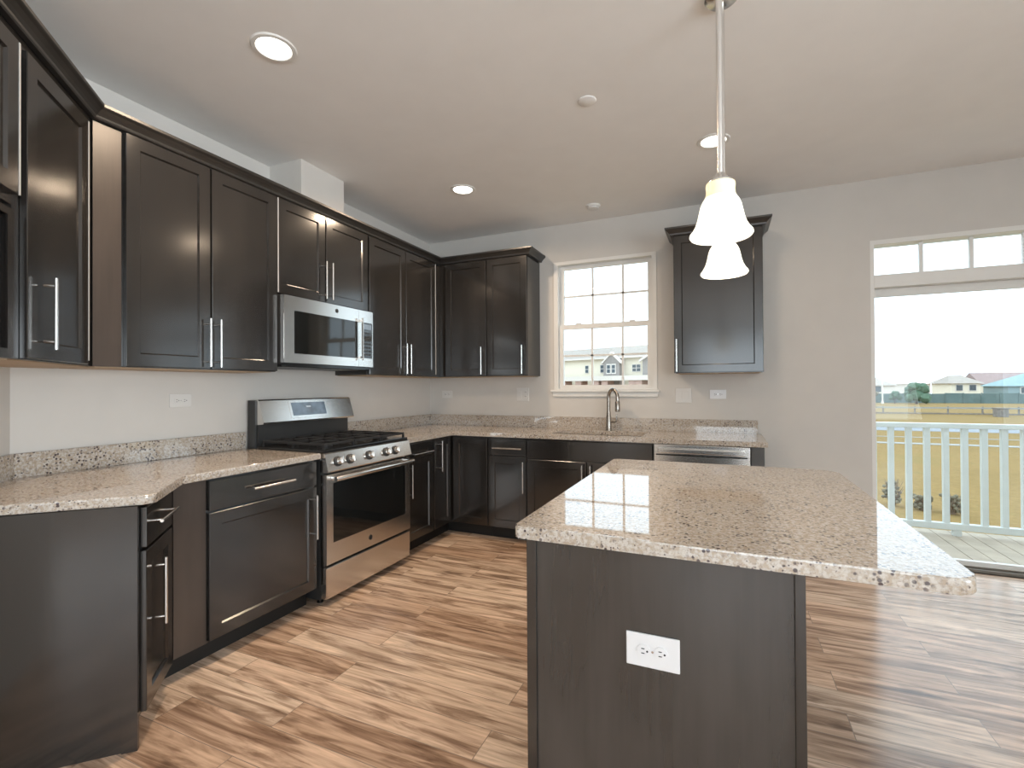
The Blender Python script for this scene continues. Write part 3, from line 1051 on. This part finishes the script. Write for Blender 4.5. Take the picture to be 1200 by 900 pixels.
# ---- microwave
t = thing('microwave', 'stainless steel over-the-range microwave hung below the short upper cabinet', 'microwave', (0, -2.148, 0), 90)
W = 0.806
z0_, z1_ = 1.408, 1.8372
MB().box(0.002, W - 0.002, -0.345, -0.003, z0_ + 0.012, z1_).box(0.03, W - 0.03, -0.33, -0.01, z0_ - 0.006, z0_ + 0.012).build('body', 'range_side', t)
MB().box(0.006, W - 0.006, -0.352, -0.3455, z0_ - 0.002, z0_ + 0.016).build('vent_strip', 'black_enamel', t)
dr = MB().grid([0.003, 0.078, 0.640, 0.648], [z0_ + 0.018, 1.484, 1.748, z1_ - 0.002], lambda i, j: not (i == 1 and j == 1), -0.376, -0.346, 'xz').build('door', 'stainless', t)
MB().box(0.078, 0.640, -0.3745, -0.350, 1.484, 1.748).build('door_window', 'black_glass', dr)
hb = MB().box(0.652, 0.664, -0.412, -0.398, 1.470, 1.775, 0.004)
for z in (1.49, 1.755): hb.box(0.653, 0.663, -0.399, -0.3765, z - 0.008, z + 0.008)
cpn = MB().grid([0.650, 0.684, W - 0.012, W - 0.003], [z0_ + 0.018, 1.488, 1.750, z1_ - 0.002], lambda i, j: not (i == 1 and j == 1), -0.376, -0.346, 'xz').build('control_panel', 'stainless', t)
hb.build('handle', 'stainless', dr)
MB().box(0.0003, 0.0028, -0.374, -0.368, 1.45, 1.72).build('side_trim', 'nickel', dr)
kp = MB().box(0.684, W - 0.012, -0.3748, -0.350, 1.488, 1.750).build('keypad', 'black_glass', cpn)
MB().box(0.694, W - 0.020, -0.3756, -0.3749, 1.700, 1.738).build('display', 'screen_glass', kp)
bt = MB()
for r_ in range(7):
    for c_ in range(3):
        bt.box(0.697 + c_ * 0.030, 0.697 + c_ * 0.030 + 0.022, -0.3753, -0.3749, 1.508 + r_ * 0.026, 1.508 + r_ * 0.026 + 0.014)
bt.build('button_pad', 'range_side', kp)
emblem(dr, 0.435, 1.796, -0.3765, 0.014)

# ---- island
IX0, IX1, IY0, IY1 = 2.2776, 2.949, -2.990, -1.766
t = thing('island_cabinet', 'dark freestanding island cabinet in the foreground with an outlet on its end', 'cabinet')
MB().box(IX0 + 0.012, IX1, IY0 + 0.012, IY1, 0.10, 0.8575).box(IX0 + 0.08, IX1, IY0 + 0.012, IY1, 0.0, 0.0995).build('cabinet_body', 'espresso_wood', t)
e_ = MB().box(IX0, IX1, IY0 + 0.001, IY0 + 0.0115, 0.0, 0.8575)
e_.build('end_panel', 'espresso_panel', t)
MB().box(IX0, IX0 + 0.028, IY0 - 0.006, IY0, 0.0, 0.8575, 0.0015).build('stile', 'espresso_wood', t)
MB().box(IX1 - 0.022, IX1, IY0 - 0.006, IY0, 0.0, 0.8575, 0.0015).build('stile', 'espresso_wood', t)
rot = Matrix.Translation((IX0 + 0.012, IY1 - 0.005, 0)) @ Matrix.Rotation(math.radians(-90), 4, 'Z')
for (u0, u1) in ((0.01, 0.604), (0.608, 1.200)):
    o = slab(u0, u1, 0.715, 0.846, -FT - 0.0015); o.bm.transform(rot)
    p = o.build('drawer', 'espresso_wood', t)
    hh = handle(p, (u0 + u1) / 2, 0.78, -FT - 0.0015, False); hh.data.transform(rot)
    o = shaker(u0, u1, 0.112, 0.708, -FT - 0.0015); o.bm.transform(rot)
    p = o.build('door', 'espresso_wood', t)
    hh = handle(p, u0 + 0.04 if u0 > 0.3 else u1 - 0.04, 0.56, -FT - 0.0015, True); hh.data.transform(rot)
tp = MB().prism(round_poly([(2.2585, -3.0384), (3.237, -3.0384), (3.237, -1.719), (2.2585, -1.719)], [0.012, 0.035, 0.05, 0.012]), 0.859, CZ1, 0.007, 3)
o = tp.build('island_countertop', 'granite', None, 'rim')
tag(o, 'polished speckled granite top of the island overhanging to the right', 'countertop')


# ---- outlets and switch plates
def plate(name, label, loc, rz, w, h, kind, mat='wall_plate', group=None):
    t = thing(name, label, 'outlet' if 'outlet' in name else 'switch', loc, rz, group)
    MB().box(-w / 2, w / 2, -0.006, -0.0003, -h / 2, h / 2, 0.002).build('cover_plate', mat, t)
    for it in kind:
        k, u, z = it
        if k == 'duplex_h':
            for q in (-0.021, 0.021):
                s = MB().lathe([(0.0165, -0.0085), (0.0165, -0.006)], (u + q, 0, z), 20, 'y').build('socket', mat, t, True)
                sl = MB().box(u + q - 0.006, u + q + 0.002, -0.0091, -0.0086, z + 0.0045, z + 0.0068)
                sl.box(u + q - 0.006, u + q + 0.002, -0.0091, -0.0086, z - 0.0068, z - 0.0045)
                sl.lathe([(0.0026, -0.0091), (0.0026, -0.0086)], (u + q + 0.0085, 0, z), 10, 'y')
                sl.build('slot', 'outlet_dark', s)
            MB().lathe([(0.003, -0.0068), (0.003, -0.006)], (u, 0, z), 10, 'y').build('screw', 'nickel', t)
        elif k == 'duplex_v':
            for q in (-0.021, 0.021):
                s = MB().lathe([(0.0165, -0.0085), (0.0165, -0.006)], (u, 0, z + q), 20, 'y').build('socket', mat, t, True)
                sl = MB().box(u - 0.0068, u - 0.0045, -0.0091, -0.0086, z + q - 0.002, z + q + 0.006)
                sl.box(u + 0.0045, u + 0.0068, -0.0091, -0.0086, z + q - 0.002, z + q + 0.006)
                sl.build('slot', 'outlet_dark', s)
        else:
            MB().box(u - 0.017, u + 0.017, -0.0085, -0.006, z - 0.034, z + 0.034, 0.001).build('rocker', mat, t)
    return t


plate('wall_outlet', 'sideways white duplex outlet on the dark end of the island', (2.616, IY0 + 0.001, 0.603), 0, 0.130, 0.083, [('duplex_h', 0, 0)], 'white_plastic')
plate('wall_outlet', 'pale sideways outlet on the left wall under the tall upper cabinet', (0, -2.516, 1.205), 90, 0.118, 0.072, [('duplex_h', 0, 0)])
plate('wall_outlet', 'pale sideways outlet on the back wall in the corner below the upper cabinets', (0.205, 0, 1.20), 0, 0.118, 0.072, [('duplex_h', 0, 0)])
plate('switch_plate', 'double plate with switch and outlet left of the window', (1.038, 0, 1.20), 0, 0.125, 0.122, [('rocker', -0.03, 0), ('duplex_v', 0.03, 0)])
plate('switch_plate', 'double switch plate below the lone upper cabinet, right of the window', (2.480, 0, 1.192), 0, 0.125, 0.122, [('rocker', -0.025, 0), ('rocker', 0.025, 0)])
plate('wall_outlet', 'sideways outlet right of the double switch plate on the back wall', (2.742, 0, 1.202), 0, 0.122, 0.074, [('duplex_h', 0, 0)], 'white_plastic')


# ------------------------------------------------------------------ ceiling fixtures
def can(x, y, label, k=1.0):
    t = thing('recessed_light', label, 'light', (x, y, H), 0, 'recessed ceiling lights')
    MB().lathe([(0.070, -0.002), (0.074, -0.007), (0.090, -0.006), (0.095, -0.0005)], seg=40, caps=False).build('trim_ring', 'white_trim', t, True)
    MB().lathe([(0.0, -0.0025), (0.071, -0.0025)], seg=40, caps=False).build('lens', 'lamp_lens', t)
    area_light('can_lamp', (x, y, H - 0.012), (0, 0, 0), 0.13, 0.13, CAN_W * k, CAN_COL, 'DISK', 165)
    return t


can(0.995, -2.735, 'lit recessed ceiling light nearest the left wall cabinets at top of view')
can(1.000, -1.072, 'lit recessed ceiling light near the back corner cabinets')
can(2.740, -1.072, 'lit recessed ceiling light behind the pendant rod near the back wall', 0.3)
o = MB().lathe([(0.0, -0.007), (0.038, -0.007), (0.046, -0.004), (0.048, -0.0003)], (2.145, -1.789, H), 28, caps=False).build('sprinkler_cover', 'ceiling_paint', None, True)
tag(o, 'small round flush cover on the ceiling above the island', 'sprinkler')
t = thing('smoke_detector', 'small round detector on the ceiling near the window wall', 'detector', (1.812, -0.342, H))
MB().lathe([(0.0, -0.034), (0.030, -0.034), (0.046, -0.028), (0.050, -0.015)], seg=28, caps=False).build('cover', 'wall_plate', t, True)
MB().lathe([(0.0, -0.0145), (0.058, -0.0145), (0.060, -0.0003)], seg=28, caps=False).build('base', 'white_trim', t, True)


def pendant(x, y, label):
    zb_ = 1.692
    t = thing('pendant_light', label, 'pendant light', (x, y, 0), 0, 'pendants over the island')
    MB().lathe([(0.062, H - 0.0005), (0.062, H - 0.012), (0.050, H - 0.022), (0.012, H - 0.026)], seg=28).build('canopy', 'nickel', t, True)
    MB().lathe([(0.0085, zb_ + 0.1814), (0.0085, H - 0.02)], seg=14).build('rod', 'nickel', t, True)
    MB().lathe([(0.012, zb_ + 0.1823), (0.020, zb_ + 0.1730), (0.028, zb_ + 0.1637), (0.038, zb_ + 0.1562), (0.0385, zb_ + 0.1507)], seg=28).build('socket_cap', 'nickel', t, True)
    K = 0.93
    nk = [(0.0385, 0.164), (0.0395, 0.158), (0.0385, 0.144), (0.0395, 0.130), (0.0430, 0.120)]
    MB().lathe([(r, zb_ + z * K) for r, z in nk] + [(r - 0.003, zb_ + z * K) for r, z in reversed(nk)], seg=36, caps=False).build('shade_neck', 'lit_neck', t, True)
    pr = [(0.0430, 0.120), (0.0490, 0.110), (0.0545, 0.096), (0.0585, 0.076), (0.0625, 0.056), (0.0680, 0.038), (0.0760, 0.022), (0.0835, 0.012), (0.0845, 0.006), (0.0810, 0.000)]
    MB().lathe([(r, zb_ + z * K) for r, z in pr] + [(r - 0.0035, zb_ + z * K + 0.001) for r, z in reversed(pr)], seg=40, caps=False).build('glass_shade', 'lit_shade', t, True)
    MB().lathe([(0.006, zb_ + 0.15), (0.014, zb_ + 0.13), (0.014, zb_ + 0.11), (0.026, zb_ + 0.08), (0.028, zb_ + 0.06), (0.018, zb_ + 0.038), (0.004, zb_ + 0.032)], seg=20).build('bulb', 'lamp_lens', t, True)
    area_light('pendant_lamp', (x, y, zb_ + 0.02), (0, 0, 0), 0.12, 0.12, PEND_W, PEND_COL, 'DISK', 170)
    return t


pendant(2.781, -2.75, 'nearer bell-shaped white glass pendant hanging from a nickel rod over the island')
pendant(2.790, -2.24, 'farther bell-shaped white glass pendant, seen just below the nearer one')

# ------------------------------------------------------------------ outdoors
struct(MB().box(-120, 140, 0.9, 220, -2.4, -2.0).build('ground', 'dry_grass'))
DKZ = -0.115
dk = MB()
x = 3.2
while x < 8.3:
    dk.box(x, x + 0.132, 0.30, 1.62, DKZ - 0.035, DKZ)
    x += 0.138
dk.box(3.2, 8.3, 0.141, 0.296, DKZ - 0.035, DKZ)
struct(dk.build('deck', 'deck_boards'))
dp = MB().box(3.2, 8.3, 1.50, 1.60, DKZ - 0.26, DKZ - 0.036)
for x in (3.3, 5.7, 8.2): dp.box(x - 0.07, x + 0.07, 1.46, 1.60, -2.0, DKZ - 0.26)
struct(dp.build('deck_frame', 'deck_boards'))
RY = 1.45
t = thing('deck_railing', 'white vinyl balcony railing with square balusters on the deck outside', 'railing', (3.3, RY, DKZ))
b = MB().box(0, 4.9, -0.035, 0.035, 0.982, 1.028, 0.005)
b.build('top_rail', 'white_vinyl', t)
MB().box(0, 4.9, -0.028, 0.028, 0.052, 0.112, 0.004).build('bottom_rail', 'white_vinyl', t)
k = 0
x = 4.110 - 0.1365 * 5
while x < 7.0:
    MB().box(x - 3.3 - 0.0215, x - 3.3 + 0.0215, -0.0215, 0.0215, 0.1125, 0.9815).build('baluster', 'white_vinyl', t)
    x += 0.1365
for x in (4.73, 6.2):
    MB().box(x - 3.3 - 0.03, x - 3.3 + 0.03, -0.025, 0.025, 0.0, 0.0515).build('support_block', 'white_vinyl', t)

# street, kerbs, far bank
struct(MB().box(-60, 140, 38.6, 47, -2.0, -1.985).build('road', 'asphalt'))
struct(MB().box(-60, 140, 29.0, 29.7, -2.0, -1.975).build('sidewalk', 'concrete'))
struct(MB().box(-60, 140, 33.3, 33.6, -2.0, -1.98).build('curb', 'concrete'))
struct(MB().prism_x([(61, -2.0), (63.5, -1.75), (66, -1.75), (70, -2.0)], -40, 120).build('bank', 'dry_grass'))

t = thing('wire_fence', 'thin low rail fence across the field beyond the road', 'fence', (0, 62, -2.0))
MB().box(8, 60, -0.06, 0.06, 0.70, 0.86).build('top_rail', 'concrete', t)
MB().box(8, 60, -0.05, 0.05, 0.10, 0.24).build('bottom_rail', 'stone_dark', t)
x = 10.6
while x < 42:
    MB().box(x - 0.06, x + 0.06, 0.06, 0.18, -0.05, 0.95).build('post', 'stone_dark', t)
    x += 2.85
t = thing('stone_pillar', 'short square dark stone pillar at the road side by the fence', 'pillar', (28.3, 60, -2.0))
MB().box(-0.45, 0.45, -0.45, 0.45, -0.02, 0.80, 0.03).build('shaft', 'stone_dark', t)
MB().box(-0.52, 0.52, -0.52, 0.52, 0.80, 0.93, 0.03).build('cap', 'stone_dark', t)
t = thing('light_pole', 'slim white pole standing in front of the far fence', 'pole', (28.43, 100, -2.0))
MB().lathe([(0.22, 0), (0.22, 0.3), (0.13, 0.4), (0.10, 5.2)], seg=12).build('shaft', 'siding_white', t, True)
MB().box(-0.1, 0.5, -0.1, 0.1, 5.2, 5.32).build('lamp_arm', 'siding_white', t)
o = MB()
x = -10.0
while x < 90:
    o.box(x, x + 2.4, 105.0, 105.08, -2.0, -0.26 + 0.06 * math.sin(x))
    o.box(x - 0.08, x + 0.08, 104.9, 105.0, -2.0, -0.15)
    x += 2.44
o = o.build('privacy_fence', 'privacy_fence')
tag(o, 'long dark board fence along the far backyards', 'fence')


def house(label, x0, x1, y, zr, ze, wall, roof, hip=False, wins=(), over=0.5, dep=9.0, gable_front=False):
    t = thing('house', label, 'house', ((x0 + x1) / 2, y, -2.0))
    w = (x1 - x0) / 2
    ze += 2.0; zr += 2.0
    MB().box(-w, w, 0, dep, 0, ze).build('wall', wall, t)
    r = MB()
    if gable_front:
        V = [(-w - over, -over, ze), (w + over, -over, ze), (0, -over, zr), (-w - over, dep + over, ze), (w + over, dep + over, ze), (0, dep + over, zr)]
        r.poly(V, [(0, 2, 1), (3, 4, 5), (0, 3, 5, 2), (1, 2, 5, 4), (0, 1, 4, 3)])
    else:
        i = min(w * 0.55, dep / 2) if hip else -0.0
        V = [(-w - over, -over, ze), (w + over, -over, ze), (w + over, dep + over, ze), (-w - over, dep + over, ze),
             (-w - over + i + (over if hip else 0), dep / 2, zr), (w + over - i - (over if hip else 0), dep / 2, zr)]
        r.poly(V, [(0, 1, 5, 4), (2, 3, 4, 5), (1, 2, 5), (3, 0, 4), (0, 3, 2, 1)])
    r.build('roof', roof, t)
    for (wx, wz, ww, wh) in wins:
        f = MB().box(wx - ww / 2 - 0.12, wx + ww / 2 + 0.12, -0.10, -0.005, wz + 2 - wh / 2 - 0.12, wz + 2 + wh / 2 + 0.12).build('window', 'siding_white', t)
        MB().box(wx - ww / 2, wx + ww / 2, -0.13, -0.101, wz + 2 - wh / 2, wz + 2 + wh / 2).build('pane', 'far_glass', f)
    return t


house('white house with wide pale grey roof at the left edge of the patio view', 24.0, 36.0, 122, 3.3, 1.2, 'siding_white', 'roof_grey', True, [(3.0, 0.4, 1.2, 1.2)])
house('pale house with bright roof and twin windows behind the far fence', 37.2, 45.4, 133, 3.1, 1.5, 'siding_white', 'siding_white', True, [(0.6, 0.6, 0.9, 1.1), (2.1, 0.6, 0.9, 1.1)])
house('small pale house with grey hip roof at the middle right of the patio view', 41.4, 45.6, 110.5, 3.05, 1.50, 'siding_cream', 'roof_grey', True, [(-0.9, 0.7, 0.9, 1.0), (1.0, 0.7, 0.9, 1.0)])
house('cream house with tall mauve gabled roof at the right of the patio view', 49.9, 64, 121, 3.7, 1.3, 'siding_cream', 'roof_mauve', False, [(-6.2, 0.5, 0.5, 1.1), (-3.5, 0.3, 0.7, 1.2)])
house('teal grey house with sloping hip roof in front of the mauve roofed one', 49.4, 67, 110.5, 3.45, 0.95, 'siding_teal', 'roof_teal', True, [(-6.4, 0.2, 1.4, 1.0), (-3.6, 0.2, 1.4, 1.0)])


def tree(label, x, y, h, w, mat, seed, trunk=0.8, name='tree', cat='tree', n=26):
    rnd = random.Random(seed)
    t = thing(name, label, cat, (x, y, -2.0))
    mb = MB()
    for k in range(n):
        a = rnd.uniform(0, 6.283); q = rnd.random() ** 0.6
        zz = rnd.uniform(trunk, h)
        rad = w * 0.5 * (1 - 0.75 * max(0, (zz - trunk) / (h - trunk)) ** 1.4)
        r = rnd.uniform(0.13, 0.25) * w
        m4 = Matrix.Translation((math.cos(a) * q * rad, math.sin(a) * q * rad, min(zz, h - r))) @ Matrix.Scale(rnd.uniform(0.8, 1.3), 4, (0, 0, 1))
        res = bmesh.ops.create_icosphere(mb.bm, subdivisions=2, radius=r, matrix=m4)
        for v in res['verts']:
            v.co += Vector((rnd.uniform(-1, 1), rnd.uniform(-1, 1), rnd.uniform(-1, 1))) * r * 0.16
    mb.build('foliage', mat, t)
    MB().lathe([(w * 0.06, -0.02), (w * 0.045, trunk * 0.6), (w * 0.03, h * 0.7)], seg=10).build('trunk', 'bark', t)
    return t


tree('rounded green evergreen in front of the far fence beside the white pole', 33.2, 100, 3.6, 3.6, 'leaf_green', 3)
tree('low dark green evergreen just left of the white pole', 30.45, 101.0, 2.2, 1.7, 'leaf_green', 4)
tree('brown leafless bushy tree at the left edge of the patio view', 26.5, 100, 3.9, 2.0, 'leaf_olive', 5)
for i, (x, y, h, w, l) in enumerate(((6.95, 11.9, 0.75, 0.5, 'tall thin brown shrub below the deck, first from the door jamb'), (7.50, 11.6, 0.42, 0.45, 'low brown shrub below the deck, second from the door jamb'), (8.05, 11.4, 0.5, 0.5, 'bushy brown shrub below the deck, third from the door jamb'))):
    rnd = random.Random(40 + i)
    t = thing('shrub', l, 'shrub', (x, y, -2.0), 0, 'shrubs below the deck')
    mb = MB()
    for k in range(60):
        a = rnd.uniform(0, 6.28); q = rnd.uniform(0.1, 0.5) * w; hh = h * rnd.uniform(0.5, 1.0)
        mb.tube([(0.04 * math.cos(a), 0.04 * math.sin(a), -0.02), (q * 0.5 * math.cos(a), q * 0.5 * math.sin(a), hh * 0.55), (q * math.cos(a + .3), q * math.sin(a + .3), hh)], [0.014, 0.010, 0.004], 4)
    mb.build('twigs', 'twig_brown', t)
    mb = MB()
    for k in range(50):
        a = rnd.uniform(0, 6.28); q = rnd.uniform(0.0, 0.45) * w
        bmesh.ops.create_icosphere(mb.bm, subdivisions=1, radius=0.05, matrix=Matrix.Translation((q * math.cos(a), q * math.sin(a), h * rnd.uniform(0.15, 0.9))))
    mb.build('leaves', 'leaf_olive', t)

# neighbouring row of houses seen through the kitchen window
S = 1.8
TO = Vector((CAM[0] + S * (-12.72 - CAM[0]), CAM[1] + S * (45 - CAM[1]), 0))
t = thing('townhouse', 'long pale two-storey building with grey roof outside the kitchen window', 'building', TO, math.degrees(math.atan2(-3.4, 9.42)))
Z = lambda z: CAM[2] + S * (z - CAM[2])
MB().box(-16 * S, 9.5 * S, 0, 12, -2.0, Z(4.10)).build('wall', 'siding_cream', t)
r = MB()
V = [(-16 * S, -0.7, Z(4.10)), (14 * S, -0.7, Z(4.10)), (14 * S, 12.7, Z(4.10)), (-16 * S, 12.7, Z(4.10)), (-16 * S, 5.5, Z(5.42)), (14 * S, 5.5, Z(5.42))]
r.poly(V, [(0, 1, 5, 4), (2, 3, 4, 5), (1, 2, 5), (3, 0, 4), (0, 3, 2, 1)])
r.build('roof', 'roof_grey', t)
MB().box(-16 * S, 14 * S, -0.85, -0.701, Z(4.0), Z(4.13)).build('fascia', 'siding_white', t)
# grey gabled bay
b = MB().prism_x([(0, 0), (0, 1)], 0, 0) if False else MB()
b.poly([(5.45 * S, -1.6, -2), (7.2 * S, -1.6, -2), (7.2 * S, -1.6, Z(3.75)), (6.33 * S, -1.6, Z(4.50)), (5.45 * S, -1.6, Z(3.75)),
        (5.45 * S, -0.01, -2), (7.2 * S, -0.01, -2), (7.2 * S, -0.01, Z(3.75)), (6.33 * S, -0.01, Z(4.50)), (5.45 * S, -0.01, Z(3.75))],
       [(0, 1, 2, 3, 4), (9, 8, 7, 6, 5), (0, 5, 6, 1), (1, 6, 7, 2), (2, 7, 8, 3), (3, 8, 9, 4), (4, 9, 5, 0)])
b.build('gabled_bay', 'gable_grey', t)
b = MB()
for sg in (-1, 1):
    cxg, zp = 6.33 * S, Z(4.62)
    ex, ez = cxg + sg * 1.08 * S, Z(3.62)
    b.poly([(cxg, -1.75, zp), (ex, -1.75, ez), (ex, -1.75, ez - 0.32), (cxg, -1.75, zp - 0.36),
            (cxg, -0.9, zp), (ex, -0.9, ez), (ex, -0.9, ez - 0.32), (cxg, -0.9, zp - 0.36)],
           [(0, 1, 2, 3), (7, 6, 5, 4), (0, 4, 5, 1), (1, 5, 6, 2), (2, 6, 7, 3), (3, 7, 4, 0)])
b.build('gable_trim', 'siding_white', t)
for (uu, zz, ww, hh) in ((2.93, 3.05, 0.36, 0.72), (4.75, 3.05, 0.36, 0.72), (8.3, 3.02, 0.36, 0.62), (8.75, 3.02, 0.36, 0.62)):
    f = MB().box((uu - ww / 2) * S - 0.1, (uu + ww / 2) * S + 0.1, -0.1, -0.005, Z(zz - hh / 2) - 0.1, Z(zz + hh / 2) + 0.1).build('window', 'siding_white', t)
    MB().box((uu - ww / 2) * S, (uu + ww / 2) * S, -0.13, -0.101, Z(zz - hh / 2), Z(zz) - 0.05).box((uu - ww / 2) * S, (uu + ww / 2) * S, -0.13, -0.101, Z(zz) + 0.05, Z(zz + hh / 2)).build('pane', 'far_glass', f)
for uu in (6.05, 6.6):
    f = MB().box((uu - 0.24) * S, (uu + 0.24) * S, -1.7, -1.605, Z(2.5), Z(3.45)).build('window', 'siding_white', t)
    MB().box((uu - 0.17) * S, (uu + 0.17) * S, -1.73, -1.701, Z(2.6), Z(2.95)).box((uu - 0.17) * S, (uu + 0.17) * S, -1.73, -1.701, Z(3.0), Z(3.35)).build('pane', 'far_glass', f)
# projecting grey end with a white raked edge
b = MB()
b.box(9.5 * S, 14 * S, -1.2, 12, -2.0, Z(3.95))
b.build('end_wing', 'gable_grey', t)
b = MB()
b.poly([(9.25 * S, -1.6, Z(3.72)), (11.0 * S, -1.6, Z(4.75)), (11.0 * S, -1.6, Z(4.55)), (9.25 * S, -1.6, Z(3.52)),
        (9.25 * S, -1.21, Z(3.72)), (11.0 * S, -1.21, Z(4.75)), (11.0 * S, -1.21, Z(4.55)), (9.25 * S, -1.21, Z(3.52))],
       [(0, 1, 2, 3), (7, 6, 5, 4), (0, 4, 5, 1), (1, 5, 6, 2), (2, 6, 7, 3), (3, 7, 4, 0)])
b.build('rake_trim', 'siding_white', t)
MB().box(-16 * S, 14 * S, -4.2, -1.8, Z(1.84), Z(2.28)).build('porch_roof', 'siding_white', t)
b = MB()
for u in (0.6, 1.5, 3.4, 5.4, 6.4, 9.3, 9.9):
    b.box((u - 0.35) * S, (u + 0.35) * S, -4.0, -2.0, -2.0, Z(1.835))
b.build('porch_pier', 'brick_red', t)
